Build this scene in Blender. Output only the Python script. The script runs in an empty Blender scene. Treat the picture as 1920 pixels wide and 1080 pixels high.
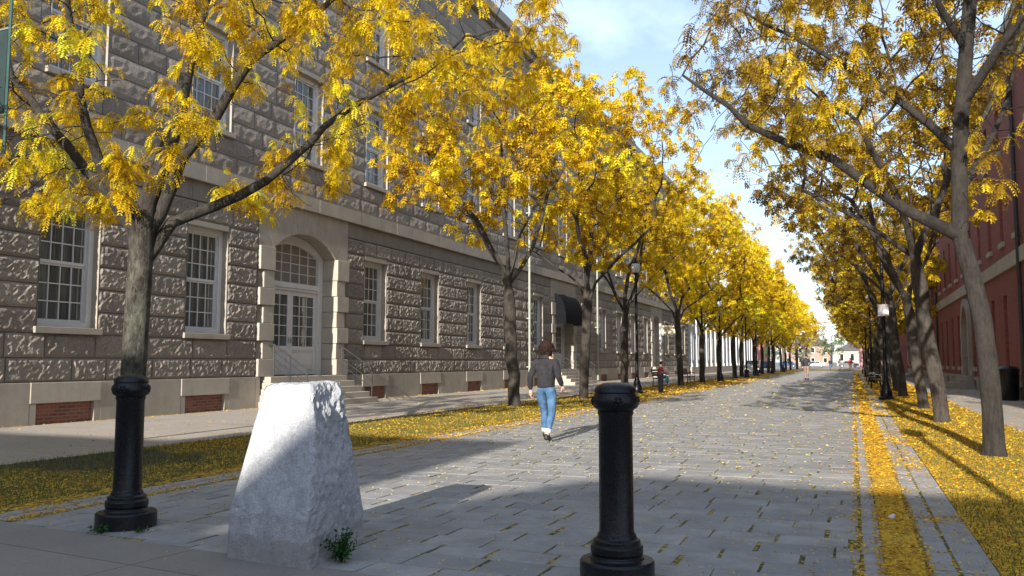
import bpy, math, random
import numpy as np
from mathutils import Vector, Matrix, noise
random.seed(7); rng=np.random.default_rng(7)
sc=bpy.context.scene; COL=sc.collection
R=math.radians
ORD=['first','second','third','fourth','fifth','sixth','seventh','eighth','ninth','tenth','eleventh','twelfth','thirteenth','fourteenth','fifteenth','sixteenth','seventeenth','eighteenth','nineteenth','twentieth']
# ------------------------------------------------------------------ helpers
def tag(o,label=None,cat=None,group=None,kind=None):
    if label: o['label']=label
    if cat: o['category']=cat
    if group: o['group']=group
    if kind: o['kind']=kind
    return o
def empty(name,loc=(0,0,0),rz=0):
    o=bpy.data.objects.new(name,None); COL.objects.link(o); o.location=loc; o.rotation_euler=(0,0,rz); o.empty_display_size=.3
    return o
def rootloc(p):
    v=Vector((0,0,0))
    while p: v+=p.location; p=p.parent
    return v
def link(name,me,mat,parent=None,world=False):
    o=bpy.data.objects.new(name,me); COL.objects.link(o)
    if mat is not None:
        if isinstance(mat,(list,tuple)):
            for m in mat: me.materials.append(m)
        elif not me.materials: me.materials.append(mat)
    if parent:
        o.parent=parent
    return o
class MB:
    def __init__(s): s.v=[]; s.f=[]; s.mi=[]
    def add(s,vs,fs,mi=0):
        b=len(s.v); s.v+= [tuple(x) for x in vs]; s.f+=[tuple(i+b for i in f) for f in fs]; s.mi+=[mi]*len(fs); return s
    def box(s,x0,x1,y0,y1,z0,z1,mi=0):
        v=[(x,y,z) for x in (x0,x1) for y in (y0,y1) for z in (z0,z1)]
        return s.add(v,[(0,1,3,2),(4,6,7,5),(0,4,5,1),(2,3,7,6),(0,2,6,4),(1,5,7,3)],mi)
    def tube(s,pts,rad,n=6,cap=True,mi=0):
        pts=[Vector(p) for p in pts]
        if not isinstance(rad,(list,tuple)): rad=[rad]*len(pts)
        vs=[];fs=[]
        t=(pts[1]-pts[0]).normalized(); u=t.orthogonal().normalized()
        for i,p in enumerate(pts):
            if i<len(pts)-1: t2=(pts[i+1]-p)
            else: t2=p-pts[i-1]
            if 0<i<len(pts)-1: t2=(pts[i+1]-pts[i-1])
            t2=t2.normalized() if t2.length>1e-9 else t
            u=(u-t2*u.dot(t2)); u=u.normalized() if u.length>1e-6 else t2.orthogonal().normalized()
            w=t2.cross(u)
            for k in range(n):
                a=2*math.pi*k/n; vs.append(p+(u*math.cos(a)+w*math.sin(a))*rad[i])
            t=t2
        for i in range(len(pts)-1):
            for k in range(n):
                a=i*n+k;b=i*n+(k+1)%n; fs.append((a,b,b+n,a+n))
        if cap: fs.append(tuple(range(n-1,-1,-1))); fs.append(tuple((len(pts)-1)*n+k for k in range(n)))
        return s.add(vs,fs,mi)
    def lathe(s,prof,n=24,c=(0,0,0),mi=0,flute=0,fl=None):
        vs=[];fs=[]
        for j,(r,z) in enumerate(prof):
            for k in range(n):
                a=2*math.pi*k/n; rr=r
                if flute and fl and fl[0]<=z<=fl[1]: rr=r*(1-flute*(k%2))
                vs.append((c[0]+rr*math.cos(a),c[1]+rr*math.sin(a),c[2]+z))
        for j in range(len(prof)-1):
            for k in range(n):
                a=j*n+k;b=j*n+(k+1)%n; fs.append((a,b,b+n,a+n))
        fs.append(tuple(range(n-1,-1,-1))); fs.append(tuple((len(prof)-1)*n+k for k in range(n)))
        return s.add(vs,fs,mi)
    def prism(s,poly,axis,a,b,mi=0):  # poly list of 2d, extruded on axis between a,b
        def mk(p,t): 
            return {'x':(t,p[0],p[1]),'y':(p[0],t,p[1]),'z':(p[0],p[1],t)}[axis]
        n=len(poly); v=[mk(p,a) for p in poly]+[mk(p,b) for p in poly]
        f=[tuple(range(n)),tuple(range(2*n-1,n-1,-1))]+[(i,i+n,(i+1)%n+n,(i+1)%n) for i in range(n)]
        return s.add(v,f,mi)
    def sphere(s,c,r,n=10,m=7,mi=0):
        if not isinstance(r,(tuple,list)): r=(r,r,r)
        prof=[(max(.001,math.sin(math.pi*j/m)),-math.cos(math.pi*j/m)) for j in range(m+1)]
        vs=[(c[0]+p*math.cos(2*math.pi*k/n)*r[0],c[1]+p*math.sin(2*math.pi*k/n)*r[1],c[2]+z*r[2]) for p,z in prof for k in range(n)]
        fs=[(j*n+k,j*n+(k+1)%n,(j+1)*n+(k+1)%n,(j+1)*n+k) for j in range(m) for k in range(n)]
        return s.add(vs,fs,mi)
    def build(s,name,mat,parent=None,smooth=False,world=False,bevel=0):
        vs=s.v
        if world and parent:
            L=rootloc(parent); vs=[(x-L.x,y-L.y,z-L.z) for x,y,z in vs]
        me=bpy.data.meshes.new(name); me.from_pydata(vs,[],s.f); me.update()
        import bmesh
        bm=bmesh.new(); bm.from_mesh(me)
        bmesh.ops.recalc_face_normals(bm,faces=bm.faces); bm.to_mesh(me); bm.free()
        if any(s.mi): me.polygons.foreach_set('material_index',s.mi)
        if smooth: 
            me.polygons.foreach_set('use_smooth',[True]*len(me.polygons))
            if smooth!=True: me.set_sharp_from_angle(angle=smooth)
        o=link(name,me,mat,parent)
        if bevel:
            md=o.modifiers.new('bev','BEVEL'); md.width=bevel; md.segments=2; md.limit_method='ANGLE'
        return o
def np_mesh(name,V,F,mat,parent=None,tone=None,smooth=False):
    V=np.asarray(V,np.float32); F=np.asarray(F,np.int32); k=F.shape[1]
    me=bpy.data.meshes.new(name); me.vertices.add(len(V)); me.vertices.foreach_set('co',V.ravel())
    me.loops.add(F.size); me.loops.foreach_set('vertex_index',F.ravel())
    me.polygons.add(len(F)); me.polygons.foreach_set('loop_start',np.arange(0,F.size,k,dtype=np.int32))
    try: me.polygons.foreach_set('loop_total',np.full(len(F),k,np.int32))
    except Exception: pass
    me.polygons.foreach_set('use_smooth',np.full(len(F),bool(smooth)))
    if tone is not None:
        a=me.attributes.new('tone','FLOAT','POINT'); a.data.foreach_set('value',np.asarray(tone,np.float32))
    me.update(calc_edges=True); me.validate()
    return link(name,me,mat,parent)
def copy_tree(o,parent=None):
    c=o.copy(); COL.objects.link(c); c.parent=parent
    for ch in list(o.children): copy_tree(ch,c)
    return c
# ------------------------------------------------------------------ materials
class NT:
    def __init__(s,name):
        s.m=bpy.data.materials.new(name); s.m.use_nodes=True; s.t=s.m.node_tree; s.n=s.t.nodes; s.l=s.t.links
        s.b=s.n['Principled BSDF']; s.out=s.n['Material Output']; s._c=None
    def node(s,ty,**k):
        nd=s.n.new(ty)
        for a,v in k.items():
            if a.startswith('i_'): nd.inputs[a[2:].replace('_',' ')].default_value=v
            else: setattr(nd,a,v)
        return nd
    def coord(s,kind='Object',scale=(1,1,1),world=False):
        if world: g=s.node('ShaderNodeNewGeometry'); src=g.outputs['Position']
        else: g=s.node('ShaderNodeTexCoord'); src=g.outputs[kind]
        mp=s.node('ShaderNodeMapping'); mp.inputs['Scale'].default_value=scale; s.l.new(src,mp.inputs[0]); return mp.outputs[0]
    def noise(s,vec,scale=5,detail=4,rough=.6):
        nd=s.node('ShaderNodeTexNoise'); nd.inputs['Scale'].default_value=scale; nd.inputs['Detail'].default_value=detail; nd.inputs['Roughness'].default_value=rough
        s.l.new(vec,nd.inputs['Vector']); return nd.outputs['Fac']
    def ramp(s,fac,stops,interp='LINEAR'):
        r=s.node('ShaderNodeValToRGB'); r.color_ramp.interpolation=interp; e=r.color_ramp.elements
        while len(e)>1: e.remove(e[-1])
        e[0].position=stops[0][0]; c=stops[0][1]; e[0].color=(*c,1) if len(c)==3 else c
        for p,c in stops[1:]:
            x=e.new(p); x.color=(*c,1) if len(c)==3 else c
        s.l.new(fac,r.inputs[0]); return r.outputs[0]
    def mix(s,f,a,b,mode='MIX'):
        m=s.node('ShaderNodeMix'); m.data_type='RGBA'; m.blend_type=mode
        for inp,v in ((m.inputs['Factor'],f),(m.inputs['A'] if False else m.inputs[6],a),(m.inputs[7],b)):
            if isinstance(v,bpy.types.NodeSocket): s.l.new(v,inp)
            elif isinstance(v,(int,float)): inp.default_value=v
            else: inp.default_value=(*v,1)
        return m.outputs[2]
    def math(s,op,a,b=0):
        m=s.node('ShaderNodeMath',operation=op)
        for i,v in ((0,a),(1,b)):
            if isinstance(v,bpy.types.NodeSocket): s.l.new(v,m.inputs[i])
            else: m.inputs[i].default_value=v
        return m.outputs[0]
    def attr(s,name='tone'): return s.node('ShaderNodeAttribute',attribute_name=name).outputs['Fac']
    def bump(s,h,strength=.5,dist=.02):
        b=s.node('ShaderNodeBump'); b.inputs['Strength'].default_value=strength; b.inputs['Distance'].default_value=dist
        s.l.new(h,b.inputs['Height']); s.l.new(b.outputs[0],s.b.inputs['Normal']); return b
    def done(s,color=None,rough=.8,metal=0,spec=None):
        if color is not None:
            if isinstance(color,bpy.types.NodeSocket): s.l.new(color,s.b.inputs['Base Color'])
            else: s.b.inputs['Base Color'].default_value=(*color,1)
        if isinstance(rough,bpy.types.NodeSocket): s.l.new(rough,s.b.inputs['Roughness'])
        else: s.b.inputs['Roughness'].default_value=rough
        s.b.inputs['Metallic'].default_value=metal
        if spec is not None: s.b.inputs['Specular IOR Level'].default_value=spec
        return s.m
def simple(name,c,rough=.7,metal=0,var=.25,scale=6,bump=.15,world=False,spec=None):
    t=NT(name); v=t.coord(world=world); n=t.noise(v,scale,5)
    lo=tuple(x*(1-var) for x in c); hi=tuple(min(1,x*(1+var)) for x in c)
    col=t.ramp(n,[(.3,lo),(.7,hi)]); 
    if bump: t.bump(t.noise(v,scale*6,3),bump,.01)
    return t.done(col,rough,metal,spec)
def granite_wall():
    t=NT('rock_granite'); v=t.coord(world=True); a=t.attr()
    n=t.noise(v,1.1,5); n2=t.noise(v,22,4,.7); n3=t.noise(v,90,2)
    base=t.ramp(a,[(0,(.225,.196,.168)),(.5,(.325,.288,.248)),(1,(.43,.39,.338))])
    c=t.mix(.35,base,t.ramp(n,[(.3,(.18,.158,.14)),(.7,(.34,.29,.24))]))
    c=t.mix(t.ramp(n3,[(.35,(0,0,0)),(.75,(.45,.45,.45))]),c,(.36,.32,.29))
    c=t.mix(t.ramp(n2,[(.42,(.35,.35,.35)),(.62,(0,0,0))]),c,(.12,.10,.09))
    h=t.math('ADD',t.noise(v,16,6,.75),t.math('MULTIPLY',n2,.6)); t.bump(h,1.0,.022)
    return t.done(c,.85)
def smooth_granite(name='dressed_granite',c=(.39,.355,.305),stain=.5,attr=False):
    t=NT(name); v=t.coord(world=True); n=t.noise(v,1.6,6,.7); n3=t.noise(v,140,2)
    a=tuple(x*(1-.35*stain) for x in c); b=tuple(x*1.12 for x in c)
    col=t.ramp(n,[(.3,a),(.65,b)])
    vs=t.coord(world=True,scale=(3,3,.35)); st=t.noise(vs,2.5,5,.7)
    col=t.mix(t.ramp(st,[(.5,(0,0,0)),(.8,(.5*stain,)*3)]),col,(.20,.16,.12))
    col=t.mix(t.ramp(n3,[(.45,(0,0,0)),(.62,(.35,.35,.35))]),col,tuple(x*.55 for x in c))
    t.bump(n3,.35,.004); return t.done(col,.8)
def brick_mat(name,c1,c2,mortar,scale=1,axis='yz'):
    t=NT(name); g=t.node('ShaderNodeNewGeometry'); sx=t.node('ShaderNodeSeparateXYZ'); t.l.new(g.outputs['Position'],sx.inputs[0])
    cb=t.node('ShaderNodeCombineXYZ'); t.l.new(t.math('ADD',sx.outputs['Y'],sx.outputs['X']),cb.inputs[0]); t.l.new(sx.outputs['Z'],cb.inputs[1])
    b=t.node('ShaderNodeTexBrick'); t.l.new(cb.outputs[0],b.inputs['Vector'])
    b.inputs['Color1'].default_value=(*c1,1); b.inputs['Color2'].default_value=(*c2,1); b.inputs['Mortar'].default_value=(*mortar,1)
    b.inputs['Scale'].default_value=1; b.inputs['Brick Width'].default_value=.22*scale; b.inputs['Row Height'].default_value=.075*scale; b.inputs['Mortar Size'].default_value=.009*scale; b.inputs['Bias'].default_value=0
    v=t.coord(world=True); n=t.noise(v,.7,6,.7)
    col=t.mix(.22,b.outputs['Color'],t.ramp(n,[(.3,tuple(x*.75 for x in c1)),(.7,tuple(x*1.25 for x in c2))]))
    t.bump(t.math('SUBTRACT',t.noise(v,60,2),b.outputs['Fac']),.4,.006); return t.done(col,.85)
def leaf_mat(name,cols,trans=.45):
    t=NT(name); a=t.attr(); oi=t.node('ShaderNodeObjectInfo')
    a2=t.math('ADD',a,t.math('MULTIPLY',t.math('SUBTRACT',oi.outputs['Random'],.5),.16))
    c=t.ramp(a2,cols)
    d=t.b; t.l.new(c,d.inputs['Base Color']); d.inputs['Roughness'].default_value=.55; d.inputs['Specular IOR Level'].default_value=.25
    tr=t.node('ShaderNodeBsdfTranslucent'); t.l.new(c,tr.inputs['Color'])
    mx=t.node('ShaderNodeMixShader'); mx.inputs[0].default_value=trans
    t.l.new(d.outputs[0],mx.inputs[1]); t.l.new(tr.outputs[0],mx.inputs[2]); t.l.new(mx.outputs[0],t.out.inputs['Surface'])
    return t.m
def bark_mat(name,dark,light,lichen=None,lz=0):
    t=NT(name); v=t.coord(scale=(1,1,.22)); vo=t.coord()
    n=t.noise(v,26,5,.75); n2=t.noise(t.coord(scale=(1,1,.45)),6.5,7,.8)
    c=t.ramp(n,[(.32,dark),(.62,light)])
    if lichen:
        m=t.ramp(n2,[(.44,(0,0,0)),(.64,(.8,.8,.8))]); 
        if lz:
            s=t.node('ShaderNodeSeparateXYZ'); t.l.new(vo,s.inputs[0])
            m=t.mix(1,m,t.ramp(t.math('DIVIDE',s.outputs['Z'],5),[((lz-.35)/5,(1,1,1)),((lz+.35)/5,(.15,.15,.15))]),'MULTIPLY')
        c=t.mix(m,c,t.mix(n,lichen,tuple(x*.45 for x in lichen)))
    t.bump(n,1.0,.05); return t.done(c,.92)
def litter_ground(name,leafc,grassc,soil,cover,gs=1.0,soilpatch=False):
    t=NT(name); v=t.coord(world=True)
    vo=t.node('ShaderNodeTexVoronoi'); vo.inputs['Scale'].default_value=26*gs; t.l.new(v,vo.inputs['Vector'])
    sep=t.node('ShaderNodeSeparateColor'); t.l.new(vo.outputs['Color'],sep.inputs[0])
    lc=t.ramp(sep.outputs[0],[(0,tuple(x*.45 for x in leafc)),(.4,leafc),(1,tuple(min(1,x*1.35) for x in leafc))])
    g=t.ramp(t.noise(v,60,4,.8),[(.3,soil),(.65,grassc)])
    big=t.noise(v,1.3,5,.7)
    m=t.math('ADD',t.math('MULTIPLY',big,1.1),t.math('MULTIPLY',sep.outputs[1],.5))
    m=t.ramp(m,[(1.05-cover*.62,(0,0,0)),(1.12-cover*.62,(1,1,1))])
    if soilpatch:
        pn=t.noise(v,.9,4,.7); vd=t.node('ShaderNodeVectorMath',operation='DISTANCE'); t.l.new(v,vd.inputs[0]); vd.inputs[1].default_value=(-9.3,8.6,0)
        pm=t.ramp(t.math('ADD',t.math('MULTIPLY',vd.outputs['Value'],.25),t.math('MULTIPLY',pn,.5)),[(.52,(0,0,0)),(.60,(1,1,1))]); m=t.mix(1,m,pm,'MULTIPLY'); g=t.mix(pm,(.055,.042,.03),g)
    col=t.mix(m,g,lc); t.bump(t.math('ADD',t.noise(v,45,3),sep.outputs[2]),.6,.02)
    return t.done(col,.9)
M={}
M['rock']=granite_wall()
M['dress']=smooth_granite()
M['dress_light']=smooth_granite('pale_dressed_granite',(.45,.41,.35),.4)
M['frieze']=smooth_granite('grey_dressed_granite',(.235,.21,.185),.6)
M['mortar']=simple('old_mortar',(.13,.11,.10),.95,var=.3,world=True)
M['wbrick']=brick_mat('basement_brick',(.13,.045,.032),(.30,.11,.07),(.24,.20,.17))
M['rbrick']=brick_mat('red_brick',(.22,.052,.045),(.31,.082,.068),(.23,.12,.10))
M['obrick']=brick_mat('orange_brick',(.34,.11,.085),(.40,.14,.11),(.34,.2,.17))
M['pbrick']=brick_mat('pink_brick',(.40,.17,.18),(.46,.21,.22),(.38,.22,.22))
M['white']=simple('white_paint',(.66,.66,.68),.5,var=.06,scale=3,bump=.03)
M['pwhite']=simple('pale_column_paint',(.66,.68,.70),.6,var=.08,scale=2,bump=.03)
M['bluegrey']=simple('bluegrey_panel',(.30,.34,.40),.6,var=.12,scale=1,bump=.03)
def iron():
    t=NT('black_iron_paint'); v=t.coord(); n=t.noise(v,5,6,.7); n2=t.noise(v,55,4,.75)
    c=t.ramp(n,[(.3,(.005,.006,.009)),(.7,(.010,.012,.016))]); c=t.mix(t.ramp(n2,[(.64,(0,0,0)),(.74,(.6,.6,.6))]),c,(.04,.037,.034))
    s=t.node('ShaderNodeSeparateXYZ'); t.l.new(v,s.inputs[0]); d=t.ramp(t.math('ADD',s.outputs['Z'],t.math('MULTIPLY',n,.2)),[(.06,(.35,.35,.35)),(.22,(0,0,0))]); c=t.mix(d,c,(.07,.065,.06))
    t.bump(t.math('ADD',n,t.math('MULTIPLY',n2,.5)),.5,.012); return t.done(c,t.ramp(n2,[(.3,(.20,.20,.20)),(.7,(.42,.42,.42))]),0,.35)
M['black']=iron()
M['iron']=simple('dark_iron_rail',(.035,.035,.04),.45,var=.3,scale=12,bump=.1)
M['awn']=simple('black_canvas',(.010,.011,.014),.9,var=.2,spec=.08)
M['green_metal']=simple('dark_green_metal',(.03,.09,.085),.4,var=.3,scale=4,bump=.05)
M['banner']=simple('teal_banner_cloth',(.012,.03,.032),.8,var=.3,scale=3,bump=.1)
M['steel']=simple('grey_steel',(.42,.43,.43),.45,.6,var=.1)
M['pipe']=simple('painted_downpipe',(.36,.38,.33),.55,var=.12)
M['dpipe']=simple('dark_downpipe',(.05,.045,.045),.6,var=.2)
M['cream']=simple('cream_sign_paint',(.75,.70,.52),.6,var=.06,bump=0)
M['signw']=simple('white_sign_face',(.72,.66,.70),.5,var=.06,bump=0)
M['tanb']=simple('tan_render',(.33,.24,.19),.85,world=True)
M['roof']=simple('dark_slate',(.08,.08,.09),.8,world=True)
M['cornice']=simple('grey_cornice',(.33,.30,.28),.8,world=True)
def glass(name,c,rough=.04,curtain=None):
    t=NT(name); v=t.coord(); oi=t.node('ShaderNodeObjectInfo')
    mp=t.coord(scale=(1,5,.25)); ad=t.node('ShaderNodeVectorMath',operation='ADD'); t.l.new(mp,ad.inputs[0])
    cx=t.node('ShaderNodeCombineXYZ'); t.l.new(t.math('MULTIPLY',oi.outputs['Random'],40),cx.inputs[0]); t.l.new(cx.outputs[0],ad.inputs[1])
    n=t.noise(ad.outputs[0],1.6,3)
    col=t.ramp(n,[(.35,c),(.6,tuple(x*.35 for x in c)),(.75,tuple(x*1.7 for x in c))])
    t.bump(t.noise(v,1.4,2),.05,.05)
    return t.done(col,rough,0,.7)
M['glass']=glass('window_glass_over_curtains',(.15,.165,.16))
M['glassw']=glass('pale_grey_glass',(.34,.36,.39),.15)  # pale grey-blue base colour in the panes, streaked at random
M['glassd']=glass('dark_window_glass',(.03,.032,.035))
M['bark1']=bark_mat('lichened_bark',(.016,.013,.011),(.06,.05,.042),(.26,.27,.21),3.2)
M['bark2']=bark_mat('brown_locust_bark',(.016,.013,.011),(.062,.05,.041),(.12,.108,.09))
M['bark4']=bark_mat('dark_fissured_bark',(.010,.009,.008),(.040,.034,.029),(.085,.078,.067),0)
M['bark3']=bark_mat('grey_locust_bark',(.018,.015,.013),(.075,.062,.052),(.15,.135,.115))
M['leafL']=leaf_mat('yellow_locust_leaves',[(0,(.30,.17,.012)),(.3,(.58,.37,.012)),(.55,(.80,.57,.013)),(.8,(.86,.70,.02)),(1,(.68,.68,.05))])
M['leafR']=leaf_mat('shade_toned_locust_leaves',[(0,(.13,.075,.014)),(.3,(.29,.175,.016)),(.55,(.50,.33,.018)),(.8,(.72,.52,.02)),(1,(.80,.66,.03))],.42)  # darker than the left row: shade on these crowns put into leaf colour
M['leafO']=leaf_mat('russet_leaves',[(0,(.30,.14,.07)),(.5,(.48,.26,.12)),(1,(.62,.38,.16))])
M['leafG']=leaf_mat('green_leaves',[(0,(.04,.08,.03)),(.5,(.08,.15,.06)),(1,(.16,.24,.10))],.25)
M['weed']=leaf_mat('weed_leaves',[(0,(.015,.05,.015)),(1,(.06,.15,.035))],.25)
M['litter']=leaf_mat('fallen_leaflets',[(0,(.22,.10,.02)),(.3,(.45,.24,.03)),(.6,(.70,.42,.03)),(1,(.90,.62,.04))],.15)
M['litterp']=leaf_mat('path_leaflets',[(0,(.40,.25,.08)),(.5,(.62,.45,.12)),(.85,(.80,.60,.10)),(1,(.28,.33,.08))],.15)
M['grass']=leaf_mat('grass_blades',[(0,(.10,.11,.03)),(.6,(.13,.16,.04)),(1,(.25,.22,.06))],.2)
# ------------------------------------------------------------------ camera, light, world
cam=bpy.data.cameras.new('camera'); cam.lens=30; cam.sensor_width=36; cam.clip_end=3000; cam.clip_start=.05
co=bpy.data.objects.new('camera',cam); COL.objects.link(co); co.location=(0,0,1.3)
co.rotation_euler=(R(90)+math.atan(138/1600),0,R(21.73)); sc.camera=co
SAZ=R(2.6); SEL=R(20.2)   # shadows run SAZ left of +Y
sd=Vector((-math.sin(SAZ)*math.cos(SEL),math.cos(SAZ)*math.cos(SEL),-math.sin(SEL)))
sun=bpy.data.lights.new('sun','SUN'); sun.energy=5.0; sun.angle=R(.5); sun.color=(1,.92,.82)
so=bpy.data.objects.new('sun',sun); COL.objects.link(so); so.rotation_euler=sd.to_track_quat('-Z','Y').to_euler()
w=bpy.data.worlds.new('World'); sc.world=w; w.use_nodes=True; wt=w.node_tree; wn=wt.nodes; wl=wt.links
bg=wn['Background']; sky=wn.new('ShaderNodeTexSky'); sky.sky_type='NISHITA'; sky.sun_disc=False; sky.sun_elevation=SEL
sky.sun_rotation=math.pi-SAZ+0.0; sky.air_density=1.0; sky.dust_density=.8; sky.ozone_density=1.6
tc=wn.new('ShaderNodeTexCoord'); sx=wn.new('ShaderNodeSeparateXYZ'); wl.new(tc.outputs['Generated'],sx.inputs[0])
mp=wn.new('ShaderNodeMapping'); mp.inputs['Scale'].default_value=(1,1,3.2); mp.inputs['Rotation'].default_value=(0,0,.6); wl.new(tc.outputs['Generated'],mp.inputs[0])
nz=wn.new('ShaderNodeTexNoise'); nz.inputs['Scale'].default_value=2.3; nz.inputs['Detail'].default_value=8; nz.inputs['Roughness'].default_value=.55; nz.inputs['Distortion'].default_value=.5; wl.new(mp.outputs[0],nz.inputs['Vector'])
rp=wn.new('ShaderNodeValToRGB'); rp.color_ramp.elements[0].position=.40; rp.color_ramp.elements[1].position=.78; wl.new(nz.outputs['Fac'],rp.inputs[0])
hz=wn.new('ShaderNodeValToRGB'); hz.color_ramp.elements[0].position=.02; hz.color_ramp.elements[0].color=(.40,.40,.40,1); hz.color_ramp.elements[1].position=.5; hz.color_ramp.elements[1].color=(.22,.22,.22,1); wl.new(sx.outputs['Z'],hz.inputs[0])
ml=wn.new('ShaderNodeMath'); ml.operation='MAXIMUM'; wl.new(rp.outputs[0],ml.inputs[0]); wl.new(hz.outputs[0],ml.inputs[1])
ml2=wn.new('ShaderNodeMath'); ml2.operation='MULTIPLY'; wl.new(ml.outputs[0],ml2.inputs[0]); ml2.inputs[1].default_value=.75
mx=wn.new('ShaderNodeMix'); mx.data_type='RGBA'; wl.new(ml2.outputs[0],mx.inputs[0]); wl.new(sky.outputs[0],mx.inputs[6]); mx.inputs[7].default_value=(7.4,8.7,10.3,1)
wl.new(mx.outputs[2],bg.inputs[0]); bg.inputs[1].default_value=.118
vs=sc.view_settings; vs.view_transform='Standard'; vs.look='None'; vs.exposure=0.72; vs.gamma=1
sc.cycles.use_denoising=True; sc.cycles.max_bounces=6; sc.cycles.diffuse_bounces=3; sc.cycles.transparent_max_bounces=4; sc.cycles.caustics_reflective=False; sc.cycles.caustics_refractive=False
# ------------------------------------------------------------------ ground
def struct(name,mb,mat,**k): return tag(mb.build(name,mat,**k),kind='structure')
WX=-15.65; YE=168.0
def sheet(name,poly,z,mat,th=.12):
    m=MB(); m.prism(poly,'z',z-th,z); return struct(name,m,mat)
def front(x): return 4.92-.11*(x+5.2)     # edge of the paved cross pavement
M['soil']=simple('distant_ground',(.20,.19,.17),.95,var=.2,scale=.2,world=True)
g=MB(); g.add([(-900,-900,-.2),(900,-900,-.2),(900,1500,-.2),(-900,1500,-.2)],[(0,1,2,3)]); struct('ground',g,M['soil'])
def concrete(name,c,jx,jy,rot=0,joint=.5):
    t=NT(name); v=t.coord(world=True); mpn=v.node; mpn.inputs['Rotation'].default_value=(0,0,rot)
    b=t.node('ShaderNodeTexBrick'); b.offset=0; b.inputs['Scale'].default_value=1; b.inputs['Brick Width'].default_value=jx; b.inputs['Row Height'].default_value=jy; b.inputs['Mortar Size'].default_value=.008
    t.l.new(v,b.inputs['Vector']); 
    b.inputs['Color1'].default_value=(.9,.9,.9,1); b.inputs['Color2'].default_value=(1,1,1,1); b.inputs['Mortar'].default_value=(joint,joint*.95,joint*.85,1)
    n=t.noise(v,1.2,7,.7); n2=t.noise(v,35,5,.8); n3=t.noise(v,160,2)
    col=t.ramp(n,[(.3,tuple(x*.78 for x in c)),(.7,tuple(x*1.15 for x in c))])
    st=t.noise(v,.45,6,.75); col=t.mix(t.ramp(st,[(.45,(0,0,0)),(.62,(.45,.45,.45))]),col,tuple(x*.55 for x in c)); col=t.mix(.5,col,t.ramp(n2,[(.3,tuple(x*.7 for x in c)),(.7,tuple(x*1.2 for x in c))]))
    col=t.mix(t.ramp(n3,[(.6,(0,0,0)),(.7,(.5,.5,.5))]),col,tuple(x*.45 for x in c))
    col=t.mix(1,col,b.outputs['Color'],'MULTIPLY')
    h=t.math('SUBTRACT',t.math('ADD',n2,t.math('MULTIPLY',n3,.5)),b.outputs['Fac']); t.bump(h,.4,.008); return t.done(col,.88)
M['concf']=concrete('worn_concrete',(.30,.27,.24),2.4,1.9,R(6.3),.55)
M['concs']=concrete('pale_sidewalk_concrete',(.45,.41,.36),1.8,1.8,0,.6)
M['asph']=simple('asphalt',(.05,.05,.052),.9,var=.25,scale=30,world=True)
M['plaza']=concrete('far_plaza_paving',(.34,.31,.28),3,3)
sheet('front_pavement',[(-40,-3),(30,-3),(30,front(30)),(-40,front(-40))],0,M['concf'])
sheet('cross_street',[(-60,-14),(60,-14),(60,-3.01),(-60,-3.01)],-.12,M['asph'],.06)
sheet('opposite_pavement',[(-60,-18.5),(60,-18.5),(60,-14.01),(-60,-14.01)],0,M['concf'])
def strip(name,x0,x1,y1,z,mat,th=.12):
    return sheet(name,[(x0,front(x0)+.004),(x1,front(x1)+.004),(x1,y1),(x0,y1)],z,mat,th)
M['lawnL']=litter_ground('leaf_littered_lawn',(.52,.31,.02),(.085,.105,.028),(.06,.045,.027),.52,soilpatch=True)
M['lawnR']=litter_ground('thick_leaf_litter',(.62,.37,.025),(.14,.16,.035),(.09,.07,.035),.86)
M['joint']=litter_ground('mossy_joints',(.45,.30,.06),(.085,.12,.028),(.030,.028,.020),.45,1.6)
strip('sidewalk_left',WX,-10.02,YE,0,M['concs'])
strip('lawn_left',-10.01,-6.89,YE,0,M['lawnL'])
strip('path_bed',-6.88,.585,YE,-.0075,M['joint'])
strip('lawn_right',.80,2.85,YE,0,M['lawnR'])
strip('sidewalk_right',2.86,9.0,YE,0,M['concs'])
sheet('leaf_strip',[(.15,front(.15)+.01),(.39,front(.39)+.01),(.39,YE),(.15,YE)],-.004,M['lawnR'],.009)
sheet('plaza',[(-60,YE+.01),(60,YE+.01),(60,300),(-60,300)],-.002,M['plaza'])
for x0,x1 in ((-60,WX-.01),(9.01,60)):
    sheet('far_paving',[(x0,front(x0)+.01),(x1,front(x1)+.01),(x1,YE),(x0,YE)],-.01,M['soil'])
def stone_mat(name,lo,mid,hi):
    t=NT(name); v=t.coord(world=True); a=t.attr(); n=t.noise(v,3,6,.7); n3=t.noise(v,120,3,.8)
    c=t.ramp(a,[(0,lo),(.5,mid),(1,hi)])
    c=t.mix(t.ramp(n,[(.35,(.75,.75,.75)),(.62,(0,0,0))]),c,tuple(x*.68 for x in lo)); c=t.mix(t.ramp(n3,[(.35,(0,0,0)),(.7,(.4,.4,.4))]),c,tuple(x*1.4 for x in hi))
    t.bump(t.math('ADD',t.noise(v,18,5,.7),t.math('MULTIPLY',n3,.6)),.45,.012); return t.done(c,.8)
M['paver']=stone_mat('bluestone_setts',(.232,.233,.238),(.308,.305,.302),(.385,.378,.362))
M['kerb']=stone_mat('granite_edging',(.30,.30,.295),(.35,.345,.335),(.40,.39,.38))
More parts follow.
